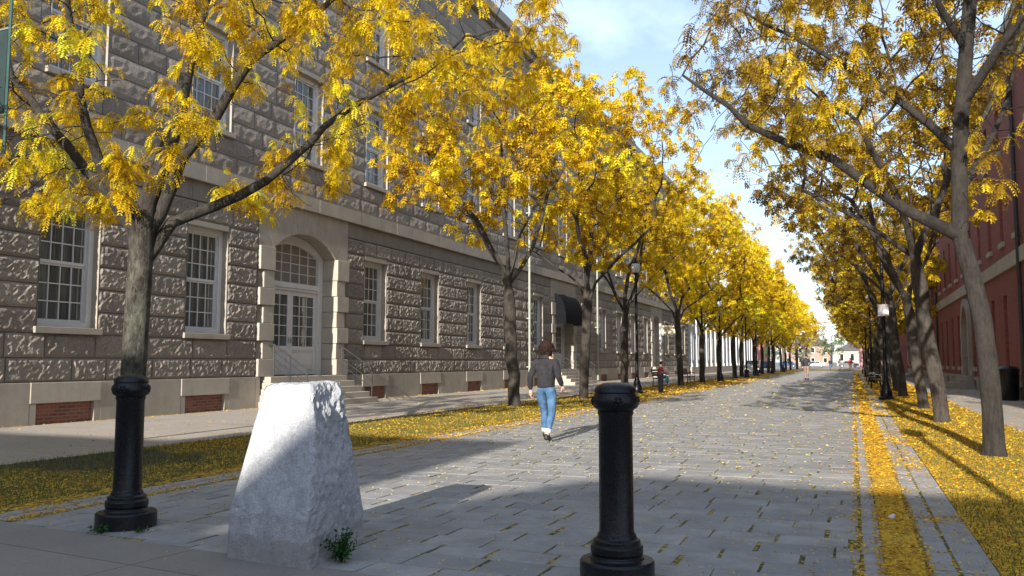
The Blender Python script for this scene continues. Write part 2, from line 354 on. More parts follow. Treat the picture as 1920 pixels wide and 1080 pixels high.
def pavers(name,rects,mat,ch=.0014,zj=.0010,tilt=.0012):
    """rects: list of (x0,x1,y0,y1); chamfered stone tops"""
    r=np.array(rects); n=len(r); V=np.zeros((n,12,3)); z=rng.normal(0,zj,n); z=np.clip(z,-.006,.006)
    cx=(r[:,0]+r[:,1])/2; cy=(r[:,2]+r[:,3])/2; tx=rng.normal(0,tilt,n); ty=rng.normal(0,tilt,n)
    jit=rng.normal(0,.004,(n,4,2))
    cs=[(0,2),(1,2),(1,3),(0,3)]; sg=[(1,1),(-1,1),(-1,-1),(1,-1)]
    for lv,(ins,dz) in enumerate(((0,-.05),(0,-ch),(ch,0))):
        for k in range(4):
            x=r[:,cs[k][0]]+sg[k][0]*ins+jit[:,k,0]; y=r[:,cs[k][1]]+sg[k][1]*ins+jit[:,k,1]
            V[:,lv*4+k,0]=x; V[:,lv*4+k,1]=y; V[:,lv*4+k,2]=dz+z+(x-cx)*tx+(y-cy)*ty
    f=[(8,9,10,11)]
    for lv in (0,4):
        for k in range(4): f.append((lv+k,lv+(k+1)%4,lv+4+(k+1)%4,lv+4+k))
    F=(np.array(f)[None]+np.arange(n)[:,None,None]*12).reshape(-1,4)
    tone=np.repeat(np.clip(rng.normal(.5,.28,n),0,1),12)
    o=np_mesh(name,V.reshape(-1,3),F,mat,tone=tone); return tag(o,kind='structure')
rects=[]; y=4.0; row=0
while y<125:
    rh=.318+random.uniform(-.025,.025); off=(.0 if row%2 else .24)+random.uniform(-.06,.06)
    x=-6.42-abs(off)
    while x<0:
        L=.475+random.uniform(-.085,.085); x1=min(x+L,0.0); xx=max(x,-6.42)
        fy=front((xx+x1)/2)+.012
        if x1-xx>.09 and y+rh>fy+.06:
            gp=random.choice([random.uniform(.004,.014),random.uniform(.012,.032)]); gr=.0006 if random.random()<.62 else random.uniform(.002,.006)
            rects.append((xx+gp,x1-gp*.4,max(y+gr,fy),y+rh-gr))
        x=x1+.002
        if x1>=0: break
    y+=rh; row+=1
pavers('path',rects,M['paver'])
rects=[]
for (x0,x1,L) in ((.02,.14,.30),(.42,.56,.17),(-6.66,-6.50,.22),(-6.86,-6.69,.26)):
    y=front(x0)+.03
    while y<YE-1:
        l=L*random.uniform(.8,1.2); rects.append((x0,x1,y+.006,y+l-.008)); y+=l
pavers('edging_setts',rects,M['kerb'])
rects=[]
for (x0,x1) in ((.585,.79),):
    y=front(x0)+.03
    while y<YE-1:
        l=random.uniform(1.6,2.1); rects.append((x0,x1,y+.006,y+l-.008)); y+=l
pavers('kerb_stones',rects,M['kerb'])
# scattered leaves --------------------------------------------------
def scatter(name,x0,x1,y0,y1,cover,mat,label,z=.006,smin=.028,kk=.0030,ymask=None,asp=.42):
    C=[];S=[]
    yy=y0
    while yy<y1:
        ye=min(y1,yy*1.12+.1); s=max(smin,kk*yy); A=(x1-x0)*(ye-yy); n=int(A*cover/(s*s*asp))
        xs=rng.uniform(x0,x1,n); ys=rng.uniform(yy,ye,n)
        cl=np.array([noise.noise(Vector((a*1.3,b*1.3,3.1))) for a,b in zip(xs,ys)])
        keep=rng.uniform(-.55,.55,n)<cl+.25
        if ymask is not None: keep&=ymask(xs,ys)
        C.append(np.stack([xs[keep],ys[keep]],1)); S.append(np.full(keep.sum(),s)); yy=ye
    C=np.concatenate(C); S=np.concatenate(S); n=len(C)
    S=S*rng.uniform(.6,1.3,n); a=rng.uniform(0,2*np.pi,n); ca=np.cos(a);sa=np.sin(a)
    P=np.array([(-.5,0),(0,-asp/2),(.5,0),(0,asp/2)])
    V=np.zeros((n,4,3))
    for k in range(4):
        V[:,k,0]=C[:,0]+(P[k,0]*ca-P[k,1]*sa)*S; V[:,k,1]=C[:,1]+(P[k,0]*sa+P[k,1]*ca)*S
        V[:,k,2]=z+np.abs(rng.normal(0,.22,n))*S*(1 if k in(0,1) else .4)
    F=np.arange(4*n).reshape(n,4); tone=np.repeat(np.clip(rng.beta(2.2,1.6,n),0,1),4)
    o=np_mesh(name,V.reshape(-1,3),F,mat,tone=tone); return tag(o,label,'fallen leaves',kind='stuff')
inp=lambda x,y:y>front(x)+.03
scatter('fallen_leaves',.80,2.88,5,60,.50,M['litter'],'yellow fallen leaves carpeting the right lawn under the trees',ymask=inp)
scatter('fallen_leaves',.10,.44,4.4,110,.85,M['litter'],'thick band of orange fallen leaves along the right edge of the path',ymask=inp)
scatter('fallen_leaves',-.06,.03,4.4,70,.45,M['litter'],'narrow line of leaves in the joint at the path edge',ymask=inp)
scatter('fallen_leaves',-10.0,-6.9,4.8,60,.36,M['litter'],'fallen leaves on the left lawn beside the granite building',ymask=lambda x,y:(y>front(x)+.03)&((y>10.5)|(rng.random(len(x))<.32))&(np.hypot(x+9.3,(y-8.6)*.8)>.95+.3*np.sin(x*7+y*5)))
scatter('fallen_leaves',-6.52,-6.38,5,110,.8,M['litter'],'line of orange leaves along the left edge of the path',ymask=inp)
scatter('fallen_leaves',-6.9,-6.5,5,80,.30,M['litter'],'leaves caught between the left edging setts',ymask=inp)
scatter('fallen_leaves',-6.4,0,4.6,60,.033,M['litterp'],'scattered single leaves on the stone path',z=.010,ymask=inp,smin=.022)
scatter('fallen_leaves',.45,.80,4.6,60,.12,M['litter'],'few leaves lying on the granite kerb of the path',z=.010,ymask=inp)
scatter('fallen_leaves',-15.5,-10.0,6,70,.012,M['litter'],'sparse leaves on the left sidewalk',z=.008,ymask=inp)
scatter('fallen_leaves',-15.6,-15.25,6,60,.16,M['litter'],'leaves blown against the foot of the granite building',z=.008,ymask=inp)
scatter('fallen_leaves',2.9,5.2,8,50,.02,M['litter'],'sparse leaves on the right sidewalk',z=.008)
scatter('fallen_leaves',-8,1,2.5,5.3,.0045,M['litterp'],'odd leaves on the worn concrete in front',z=.008,ymask=lambda x,y:y<front(x))
scatter('fallen_leaves',.39,.80,4.6,70,.50,M['litter'],'leaves drifted over the right edging setts and kerb',z=.010,ymask=lambda x,y:inp(x,y)&(np.array([noise.noise(Vector((a*2.5,b*.9,5.5))) for a,b in zip(x,y)])>.16))
scatter('fallen_leaves',-10.6,-10.0,5,50,.10,M['litter'],'leaves blown from the left lawn onto the edge of the sidewalk',z=.010,ymask=lambda x,y:inp(x,y)&(rng.random(len(x))<np.exp(-(x+10.6)*-2.0-1.2)))
scatter('fallen_leaves',-.5,.12,4.6,70,.16,M['litter'],'leaves spilling from the strip onto the right edge of the path',z=.010,ymask=lambda x,y:inp(x,y)&(rng.random(len(x))<np.exp((x-.12)*5)))
scatter('fallen_leaves',-6.42,-5.4,4.8,60,.13,M['litter'],'leaves spilling onto the left edge of the path',z=.010,ymask=lambda x,y:inp(x,y)&(rng.random(len(x))<np.exp(-(x+6.42)*3)))
def grass(name,x0,x1,y0,y1,n,h,label):
    xs=rng.uniform(x0,x1,n); ys=y0*(y1/y0)**rng.random(n); keep=ys>front(xs)+.03; xs=xs[keep];ys=ys[keep]; n=len(xs)
    a=rng.uniform(0,6.28,n); wd=.0022+.00035*ys; hh=h*rng.uniform(.5,1.3,n); l=rng.normal(0,.5,(n,2))*hh[:,None]
    V=np.zeros((n,3,3)); V[:,0,0]=xs-np.cos(a)*wd; V[:,0,1]=ys-np.sin(a)*wd; V[:,1,0]=xs+np.cos(a)*wd; V[:,1,1]=ys+np.sin(a)*wd
    V[:,2,0]=xs+l[:,0]; V[:,2,1]=ys+l[:,1]; V[:,2,2]=hh
    o=np_mesh(name,V.reshape(-1,3),np.arange(3*n).reshape(n,3),M['grass'],tone=np.repeat(rng.random(n),3)); return tag(o,label,'grass',kind='stuff')
grass('grass',.80,2.85,5,30,22000,.035,'short grass poking through leaves on the right lawn')
grass('grass',-10,-7.1,5,35,30000,.045,'short grass of the left lawn beside the path')
def joint_tufts():
    n=9000; xs=rng.uniform(-6.4,0,n); ys=4.6*(26/4.6)**rng.random(n); cl=np.array([noise.noise(Vector((a*2.2,b*2.2,9))) for a,b in zip(xs,ys)]); k=(cl>.05)&(ys>front(xs)+.03); return xs[k],ys[k]
# ------------------------------------------------------------------ granite building (left)
GB=empty('granite_building',(WX,50,0)); tag(GB,'long three storey granite block building with white sash windows along the left side','building')
Y0,Y1=-4.0,88.0; CH=.51; Z0=.87; Z1=5.97; ZB=6.40; CU=.5; ZT=17.4
wins=[9.27,13.5,17.72,26.2,30.42,34.67,38.9,43.1,51.7,55.9,60.2,64.4,68.6,77.1,81.3,85.4]; wins=[1.0,5.1]+wins
doors=[22.05,47.4,72.9]; allc=sorted(wins+doors)
OW=1.5
op=[(c-OW/2,c+OW/2,1.89,4.95) for c in wins]+[(c-2.3,c+2.3,Z0,Z1-.0) for c in doors]
for c in allc: op+= [(c-OW/2,c+OW/2,7.4,10.4),(c-OW/2,c+OW/2,11.9,14.9)]
V=[];F=[];T=[];nb=0
def block(y0,y1,z0,z1,near):
    global nb
    nu=max(2,int((y1-y0)/(.06 if near==2 else .14 if near==1 else .4))); nv=8 if near==2 else 4 if near==1 else 3
    g_=.015; y0+=g_;y1-=g_;z0+=g_;z1-=g_
    U,W=np.meshgrid(np.linspace(y0,y1,nu+1),np.linspace(z0,z1,nv+1),indexing='ij')
    eu=np.minimum(U-y0,y1-U); ew=np.minimum(W-z0,z1-W); e=np.minimum(eu,ew)
    amp=1.0 if z0<6 else .5
    X=WX-.012+amp*(.030*np.clip(e/.05,0,1)**.6)
    nz=np.array([noise.fractal(Vector((u*8.5,nb*.37,w_*8)),.75,2.1,4) for u,w_ in zip(U.ravel(),W.ravel())]).reshape(U.shape)
    if near:
        fz=[]
        for u,w_ in zip(U.ravel(),W.ravel()):
            q=Vector((u*5.5,nb*1.7,w_*7.5)); p0=noise.voronoi(q)[1][0]; dv=q-p0; cd=noise.cell_vector(p0*7.3); fz.append(dv.x*(cd.x-.5)+dv.z*(cd.z-.5)+(cd.y-.5)*.35)
        nz=nz*.45+np.array(fz).reshape(U.shape)*1.0
    X=X+np.clip(e/.05,0,1)*(nz*.024*amp+rng.normal(0,.010,U.shape)*amp)
    edge=(e<1e-6); X[edge]=WX-.02
    U=U+(~edge)*rng.normal(0,.012,U.shape)
    b=sum(len(v) for v in V[-0:]) if False else block.n
    V.append(np.stack([X.ravel()-WX,U.ravel()-50,W.ravel()],1)); block.n+=X.size
    i=np.arange(nu)[:,None]; j=np.arange(nv)[None]; a=(i*(nv+1)+j).ravel()+b
    F.append(np.stack([a,a+nv+1,a+nv+2,a+1],1)); T.append(np.full(X.size,np.clip(rng.normal(.5,.38),0,1))); nb+=1
block.n=0
def rows():
    z=Z0
    while z<Z1-.02: yield z,z+CH; z+=CH
    z=ZB
    while z<ZT-.02: yield z,z+CU; z+=CU
for za,zb in rows():
    if abs(za-5.46)<.02: continue
    cuts=sorted([(a,b) for a,b,c,d in op if c<zb-.05 and d>za+.05]); segs=[];y=Y0
    for a,b in cuts:
        if a>y: segs.append((y,a))
        y=max(y,b)
    if y<Y1: segs.append((y,Y1))
    for a,b in segs:
        L=b-a; k=max(1,round(L/random.uniform(1.0,1.35))); 
        br=[a]+[a+L*(i+random.uniform(-.18,.18))/k for i in range(1,k)]+[b]
        for p,q in zip(br,br[1:]): block(p,q,za,zb,2 if (q<40 and zb<6 and p>8) else 1 if q<45 and p>6 else 0)
np_mesh('rock_faced_wall',np.concatenate(V),np.concatenate(F),M['rock'],GB,tone=np.concatenate(T))
# mortar backing, with openings left free
def backing(mb,x,openings,y0,y1,z0,z1,flip=False):
    ys=sorted({y0,y1,*[min(max(v,y0),y1) for o in openings for v in o[:2]]}); zs=sorted({z0,z1,*[min(max(v,z0),z1) for o in openings for v in o[2:]]})
    for za,zb in zip(zs,zs[1:]):
        run=None
        for ya,yb in zip(ys,ys[1:]):
            cy,cz=(ya+yb)/2,(za+zb)/2
            solid=not any(o[0]<cy<o[1] and o[2]<cz<o[3] for o in openings)
            if solid: run=(run[0] if run else ya,yb)
            if (not solid or yb==ys[-1]) and run:
                mb.add([(x,run[0],za),(x,run[1],za),(x,run[1],zb),(x,run[0],zb)],[(0,1,2,3)]); run=None
            elif not solid: run=None
m=MB(); backing(m,WX-.022,op,Y0,Y1,Z0,ZT)
m.build('mortar_bed',M['mortar'],GB,world=True)
# ends and core
m=MB(); m.box(WX-18,WX-.6,Y0+.3,Y1-.02,.0,ZT-.1); m.box(WX-18,WX-.03,Y1-.015,Y1,0,ZT); m.box(WX-18,WX-.03,Y0,Y0+.2,0,ZT); m.build('end_wall',M['frieze'],GB,world=True)
m=MB(); m.box(WX-18.2,WX+.45,Y0-.3,Y1+.3,ZT+.3,ZT+.75); m.box(WX-18,WX+.22,Y0-.1,Y1+.1,ZT,ZT+.298); m.build('cornice',M['cornice'],GB,world=True)
m=MB(); m.prism([(WX-18.2,ZT+.76),(WX+.4,ZT+.76),(WX-9,ZT+4)],'y',Y0-.3,Y1+.3); m.build('roof',M['roof'],GB,world=True)
def course(name,x1,z0,z1,L,mat,gaps=(),j=.006,y0=Y0,y1=Y1):
    m=MB(); y=y0
    while y<y1:
        e=min(y1,y+L*random.uniform(.9,1.1))
        for a,b in gaps:
            if y<a<e: e=a
        if not any(a-.01<=y<b for a,b in gaps): m.box(WX-.4,x1+random.uniform(-.003,.003),y+j/2,e-j/2,z0,z1); y=e
        else: y=[b for a,b in gaps if a-.01<=y<b][0]
    return m.build(name,mat,GB,world=True,bevel=.012)
course('belt_course',WX+.13,Z1+.002,ZB-.002,1.25,M['dress'])
for a_,b_ in zip([Y0]+[c+2.3 for c in doors],[c-2.3 for c in doors]+[Y1]): course('frieze_course',WX+.012,5.465,Z1-.002,1.6,M['frieze'],y0=a_,y1=b_)
# water table with brick infill panels
dg=[(c-2.35,c+2.35) for c in doors]
m=MB(); y=Y0
pan=[(c-.72,c+.72) for c in wins]
cells=[]; cur=Y0
for a,b in sorted(pan+dg):
    cells.append((cur,a,'s')); 
    if (a,b) in pan: cells.append((a,b,'p'))
    cur=b
cells.append((cur,Y1,'s'))

for a,b,k in cells:
    if k=='p':
        q=MB(); q.box(WX-.3,WX-.03,a,b,-.1,.44); q.build('brick_infill',M['wbrick'],GB,world=True); q=MB(); q.box(WX-.3,WX+.075,a-.16,b+.16,.44,.868); q.build('basement_lintel',M['dress_light'],GB,world=True,bevel=.012)
    else:
        m=MB(); n=max(1,round((b-a)/1.4)); a2=a+(.163 if (a in [q for _,q in pan]) else 0); b2=b-(.163 if (b in [q for q,_ in pan]) else 0)
        for i in range(n):
            p=a2+(b2-a2)*i/n; q=a2+(b2-a2)*(i+1)/n; m.box(WX-.3,WX+.055,p+.003,q-.003,-.1,.868)
        if a2!=a: m.box(WX-.3,WX+.053,a,a2,-.1,.438)
        if b2!=b: m.box(WX-.3,WX+.053,b2,b,-.1,.438)
        m.build('water_table',M['dress'],GB,world=True,bevel=.01)
# window unit: local origin = centre of opening bottom on wall plane
def window_proto(parent,W,H,cols,rws,d=.24,mats=('white','glass','dress'),lint=.0,casing=.13,stone=True):
    m=MB(); z0=.14; z1=H-lint; w=W/2
    x0,x1=-d-.12,-d+.05
    m.box(x0,x1,-w,-w+casing,z0,z1); m.box(x0,x1,w-casing,w,z0,z1); m.box(x0,x1,-w+casing,w-casing,z1-casing,z1); m.box(x0,x1,-w+casing,w-casing,z0,z0+.12)
    iw=w-casing; a=z0+.12; b=z1-casing; mid=(a+b)/2
    for (za,zb,xo) in ((a,mid,-.03),(mid,b,0)):
        xa,xb=-d-.07+xo,-d-.02+xo
        m.box(xa,xb,-iw,-iw+.05,za,zb); m.box(xa,xb,iw-.05,iw,za,zb); m.box(xa,xb,-iw+.05,iw-.05,za,za+.06); m.box(xa,xb,-iw+.05,iw-.05,zb-.05,zb)
        for c in range(1,cols):
            yc=-iw+.05+(2*iw-.1)*c/cols; m.box(xa+.01,xb-.008,yc-.013,yc+.013,za+.06,zb-.05)
        for r in range(1,rws):
            zc=za+.06+(zb-za-.11)*r/rws; m.box(xa+.012,xb-.011,-iw+.05,iw-.05,zc-.013,zc+.013)
    o=m.build('window',M[mats[0]],parent)
    p=MB(); p.add([(-d-.08,-iw,a),(-d-.08,iw,a),(-d-.08,iw,mid),(-d-.08,-iw,mid)],[(0,1,2,3)]); p.add([(-d-.05,-iw,mid),(-d-.05,iw,mid),(-d-.05,iw,b),(-d-.05,-iw,b)],[(0,1,2,3)])
    p.build('pane',M[mats[1]],o)
    s=MB(); s.box(-d-.1,.085,-w-.10,w+.10,0,z0-.002); s.build('sill',M[mats[2]],o,bevel=.01)
    if stone:
        s=MB(); s.box(-d-.2,.0,-w-.004,-w-.0005,z0,H); s.box(-d-.2,.0,w+.0005,w+.004,z0,H)
        if lint: s.box(-d-.2,.022,-w,w,z1+.001,H)
        s.build('reveal',M['dress'],o)
    return o
wp=window_proto(GB,OW,3.06,4,3,lint=.14); first=True
for lvl,z in ((1,1.89),(2,7.4),(3,11.9)):
    for c in (wins if lvl==1 else allc):
        if c<3 : continue
        o=wp if first else copy_tree(wp,GB); first=False
        o.location=(0,c-50,z); 
        if lvl>1: o.scale=(1,1,3/3.06)
# doorway with arch, quoins, steps
def arc(y0,y1,zs,zt,n=14):
    h=zt-zs; w=(y1-y0)/2; Rr=(w*w+h*h)/(2*h); cz=zt-Rr; a0=math.asin(w/Rr)
    return [((y0+y1)/2+Rr*math.sin(-a0+2*a0*i/n),cz+Rr*math.cos(-a0+2*a0*i/n)) for i in range(n+1)]
def doorway(c,awning=False):
    a,b=c-1.62,c+1.62; zs,zt=4.62,5.22; dp=.62
    # voussoir panel between arch and frieze top, split in radial stones
    m=MB(); n=11; top=Z1-.004
    L=c-2.3; Rg=c+2.3; A=arc(a,b,zs,zt,n)
    for i in range(n):
        (p0,q0),(p1,q1)=A[i],A[i+1]; t0=L+(Rg-L)*i/n; t1=L+(Rg-L)*(i+1)/n; gp=.004
        m.prism([(p0+gp,q0),(p1-gp,q1),(t1-gp,top),(t0+gp,top)],'x',WX-dp,WX+.02)
    m.prism([(L,zs-.0),(a-.004,zs),(L+.004,top)],'x',WX-.5,WX+.018); m.prism([(b+.004,zs),(Rg,zs),(Rg-.004,top)],'x',WX-.5,WX+.018)
    m.build('door_arch',M['dress'],GB,world=True,bevel=.006)
    q={-1:MB(),1:MB()}; z=Z0;k=0
    while z<zs-.03:
        z2=min(z+CH,zs) if zs-z-CH>.2 else zs
        e=.0 if k%2 else .2
        for s_,edge in ((-1,a),(1,b)):
            o1=edge+s_*(.48+e); y0,y1=sorted((edge,o1)); q[s_].box(WX-dp,WX+.095-.03*(k%2),y0,y1,z+.006,z2-.006)
        z=z2;k+=1
    for s_ in (-1,1): q[s_].build('quoin',M['dress_light'],GB,world=True,bevel=.012)
    for y0,y1 in ((c-2.3,a-.45),(b+.45,c+2.3)): m=MB(); m.box(WX-.3,WX-.004,y0,y1,Z0,zs-.002); m.build('door_pier',M['frieze'],GB,world=True)
    # timber frame
    X=WX-dp+.06; d=MB(); fa,fb=a+.01,b-.01; cs=.24; ar=arc(fa,fb,zs,zt-.012,12); ai=arc(fa+cs,fb-cs,zs-.02,zt-.28,12)
    for i in range(12):
        d.prism([ar[i],ar[i+1],ai[i+1],ai[i]],'x',X-.12,X+.08)
        # moulding ring
    d.box(X-.12,X+.08,fa,fa+cs,Z0,zs); d.box(X-.12,X+.08,fb-cs,fb,Z0,zs)
    ia,ib=fa+cs,fb-cs
    d.box(X-.1,X+.11,ia-.02,ib+.02,3.58,3.74); d.box(X-.1,X+.07,ia,ib,3.50,3.575)
    # fanlight bars
    for i in range(1,6):
        yc=ia+(ib-ia)*i/6; zt_=np.interp(yc,[p[0] for p in ai],[p[1] for p in ai]); d.box(X-.05,X-.01,yc-.014,yc+.014,3.74,zt_+.03)
    for zc in (4.06,4.36,4.64): d.box(X-.048,X-.012,ia,ib,zc-.013,zc+.013)
    fr=d.build('door_frame',M['white'],GB,world=True,bevel=.006)
    p=MB(); p.prism([(ia,3.74)]+[(ib,3.74)]+[ (y_,z_) for y_,z_ in reversed(ai)],'x',X-.09,X-.06); p.build('fanlight',M['glassd'],GB,world=True)
    mid=(ia+ib)/2
    for y0,y1 in ((ia,mid-.004),(mid+.004,ib)):
        l=MB(); t=.13; z0,z1=Z0+.03,3.495
        l.box(X-.07,X+.0,y0,y0+t,z0,z1); l.box(X-.07,X+.0,y1-t,y1,z0,z1); l.box(X-.07,X,y0+t,y1-t,z1-.14,z1); l.box(X-.07,X,y0+t,y1-t,1.62,1.78); l.box(X-.07,X,y0+t,y1-t,z0,z0+.22)
        l.box(X-.06,X-.03,y0+t,y1-t,z0+.22,1.62); l.box(X-.055,X-.012,y0+t+.07,y1-t-.07,z0+.29,1.55); l.box(X-.0,X+.012,y0+t,y1-t,1.66,1.69)
        for i in range(1,3): yc=y0+t+(y1-y0-2*t)*i/3; l.box(X-.045,X-.012,yc-.013,yc+.013,1.78,z1-.14)
        for i in range(1,5): zc=1.78+(z1-.14-1.78)*i/5; l.box(X-.043,X-.014,y0+t,y1-t,zc-.012,zc+.012)
        dr=l.build('door',M['white'],GB,world=True,bevel=.004)
        p=MB(); p.box(X-.04,X-.035,y0+t,y1-t,1.78,z1-.14); p.build('door_pane',M['glass'],dr,world=True)
        hd=MB(); yk=y1-.06 if y0<mid-.1 and y1<=mid else y0+.06; hd.sphere((X+.04,yk,1.95),.03); hd.box(X,X+.012,yk-.03,yk+.03,1.87,2.05); hd.build('door_handle',M['steel'],dr,world=True)
    # steps
    s=MB(); n=5; rz=Z0/n
    for i in range(n):
        s.box(WX-dp if i==n-1 else WX-.02,WX+.30+.27*(n-1-i),c-2.0-.05*(n-1-i),c+1.95+.03*(n-1-i),-.1 if i==0 else rz*i+.001,rz*(i+1))
    for y0,y1 in ((c-2.34,c-2.16),(c+2.16,c+2.34)): q_=MB(); q_.box(WX-dp,WX+.055,y0,y1,-.1,Z0-.001); q_.build('stair_cheek',M['dress'],GB,world=True)
    s.build('doorstep',M['dress_light'],GB,world=True,bevel=.015)
    for yy in (c-1.75,c+1.75):
        r=MB(); xt,xb=WX+.2,WX+1.35; zt2,zb2=Z0+.92,.17+.92
        r.tube([(xt-.15,yy,zt2),(xt,yy,zt2),(xb,yy,zb2),(xb+.12,yy,zb2-.02)],.022,8)
        for k in (1,2,3): r.tube([(xt,yy,zt2-.2*k),(xb,yy,zb2-.2*k)],.012,6)
        r.tube([(xt,yy,Z0-.02),(xt,yy,zt2)],.02,8); r.tube([(xb,yy,.1),(xb,yy,zb2)],.02,8); r.tube([((xt+xb)/2,yy,.5),((xt+xb)/2,yy,(zt2+zb2)/2)],.013,6)
        r.build('handrail',M['iron'],GB,world=True,smooth=R(40))
    if awning:
        w_=MB(); nseg=8; ys=[a-.05,b+.05]; prof=[(WX+.7*math.sin(math.pi/2*i/nseg),3.75+1.4*math.cos(math.pi/2*i/nseg)) for i in range(nseg+1)]
        prof+= [(WX+.7,3.45),(WX+1.27,3.45),(WX+1.27,3.72)]
        v=[];f=[]
        for i,(x,z) in enumerate(prof[:nseg+1]+[(WX+.7,3.45)]): v+=[(x,ys[0],z),(x,ys[1],z)]
        for i in range(nseg+1): f.append((2*i,2*i+1,2*i+3,2*i+2))
        k=nseg+1
        for s_ in (0,1):
            b0=len(v); v.append((WX,ys[s_],3.45)); f.append(tuple([2*i+s_ for i in range(nseg+2)]+[b0]))
        w_.add(v,f); w_.build('awning',M['awn'],GB,world=True)
doorway(doors[0]); doorway(doors[1],True); doorway(doors[2])
for yy,mt in ((41.3,'pipe'),(54.0,'pipe')):
    m=MB(); m.tube([(WX+.16,yy,.1),(WX+.16,yy,16.2)],.06,8)
    for z in (1,3.5,6.2,9,12,15): m.box(WX-.0,WX+.24,yy-.08,yy+.08,z,z+.06)
    m.build('downpipe',M[mt],GB,world=True,smooth=R(40))
# ------------------------------------------------------------------ second left building with white pilasters
PB=empty('columned_building',(WX,120,0)); tag(PB,'pale building with tall white pilasters beyond the granite building on the left','building')
m=MB(); m.box(WX-15,WX-.35,89.5,150,0,11); m.build('wall',M['bluegrey'],PB,world=True)
m=MB(); m.box(WX-15.3,WX+.2,89.3,150.2,9.6,10.9); m.box(WX-15.2,WX+.1,89.4,150.1,8.9,9.598); m.build('entablature',M['pwhite'],PB,world=True)
m=MB(); m.box(WX-15,WX+.1,89.4,150.1,0.0,.75); m.build('plinth',M['dress_light'],PB,world=True)
y=90.6
while y<150:
    p=MB(); p.box(WX-.35,WX+.02,y-.45,y+.45,.75,1.1); p.box(WX-.35,WX-.06,y-.36,y+.36,1.1,8.5); p.box(WX-.35,WX+.04,y-.45,y+.45,8.5,8.9); p.build('pilaster',M['pwhite'],PB,world=True)
    if y+2<150:
        for za,zb in ((1.4,4.2),(5.0,7.8)):
            q=MB(); q.box(WX-.349,WX-.30,y+1.0,y+2.4,za,zb); wd=q.build('window',M['white'],PB,world=True)
            q=MB(); q.box(WX-.3,WX-.285,y+1.1,y+1.65,za+.1,zb-.1); q.box(WX-.3,WX-.285,y+1.75,y+2.3,za+.1,zb-.1); q.build('pane',M['glassd'],wd,world=True)
    y+=3.4
# ------------------------------------------------------------------ red brick building (right)
RX=5.3; RB=empty('brick_mill_building',(RX,60,0)); tag(RB,'long dark red brick building with pale stone bands along the right side','building')
RY0,RY1=6.0,98.0; rc=[]; y=8.6
arches=[47.6,81.0]
while y<RY1-1.5:
    rc.append(y); y+=3.05
rop=[]
for c in rc:
    if not any(abs(c-a)<2.2 for a in arches): rop.append((c-.42,c+.42,.95,3.75))
    rop+=[(c-.42,c+.42,5.62,8.0),(c-.42,c+.42,9.0,10.75)]
for a in arches: rop.append((a-1.5,a+1.5,0,4.35))
m=MB(); backing(m,RX,rop,RY0,RY1,0.62,11.1); 
m.box(RX+.4,RX+16,RY0+.1,RY1-.1,0,11); m.box(RX+.004,RX+16,RY0,RY0+.09,0,11.1); m.box(RX+.004,RX+16,RY1-.09,RY1,0,11.1); m.build('brick_wall',M['rbrick'],RB,world=True)
m=MB(); m.box(RX-.09,RX+.2,RY0-.1,RY1+.1,4.60,5.10); m.build('stone_band',M['dress_light'],RB,world=True,bevel=.01)
m=MB(); m.box(RX-.05,RX+.2,RY0-.05,RY1+.05,11.1,11.45); m.box(RX-.16,RX+.2,RY0-.1,RY1+.1,11.452,11.8); m.box(RX-.5,RX+16.5,RY0-.5,RY1+.5,11.802,12.15)
m.build('cornice',M['dress_light'],RB,world=True)
m=MB(); m.box(-.4,-.162,0,.18,11.5,11.8); br=m.build('cornice_bracket',M['cornice'],RB)
for i in range(1,90):
    o=copy_tree(br,RB); o.location.y=RY0+.3+1.02*i-60
br.location.y=RY0+.3-60
m=MB(); m.prism([(RX-.5,12.16),(RX+16.5,12.16),(RX+8,15)],'y',RY0-.5,RY1+.5); m.build('roof',M['roof'],RB,world=True)
m=MB(); 
gs=sorted([(c-.55,c+.55) for c in rc if not any(abs(c-a)<2.2 for a in arches)]+[(a-1.9,a+1.9) for a in arches]); cur=RY0
for a,b in gs+[(RY1,RY1+9)]:
    m.box(RX-.07,RX+.3,cur,a,0,.615)
    if b-a<2: m.box(RX-.07,RX+.3,a,b,.44,.615)
    else: m.build('stone_base',M['dress'],RB,world=True); m=MB()
    cur=b
m=MB(); m.box(RX+.31,RX+.39,RY0+.1,RY1-.1,0,.62); m.build('basement_opening',M['glassd'],RB,world=True)
def rwin(z,h,c,proto={}):
    if h in proto: o=copy_tree(proto[h],RB)
    else:
        m=MB(); w_=.42
        m.box(.12,.2,-w_,-w_+.07,.08,h); m.box(.12,.2,w_-.07,w_,.08,h); m.box(.12,.2,-w_+.07,w_-.07,h-.07,h); m.box(.12,.2,-w_+.07,w_-.07,.08,.16); m.box(.13,.18,-w_+.07,w_-.07,h*.52,h*.52+.05); m.box(.15,.17,-.012,.012,.16,h-.07)
        o=m.build('window',M['white'],RB); p=MB(); p.box(.19,.195,-w_+.05,w_-.05,.1,h-.02); p.build('pane',M['glassw'],o)
        s=MB(); s.box(-.09,.2,-w_-.09,w_+.09,-.10,.078); s.build('sill',M['dress_light'],o)
        s=MB(); s.box(.002,.3,-w_-.004,-w_-.001,.08,h); s.box(.002,.3,w_+.001,w_+.004,.08,h); s.box(.002,.3,-w_,w_,h+.001,h+.004); s.build('reveal',M['rbrick'],o)
        proto[h]=o
    o.location=(0,c-60,z); return o
for c0,c1,z0,z1 in rop:
    if c1-c0<1: rwin(z0,round(z1-z0,3),(c0+c1)/2)
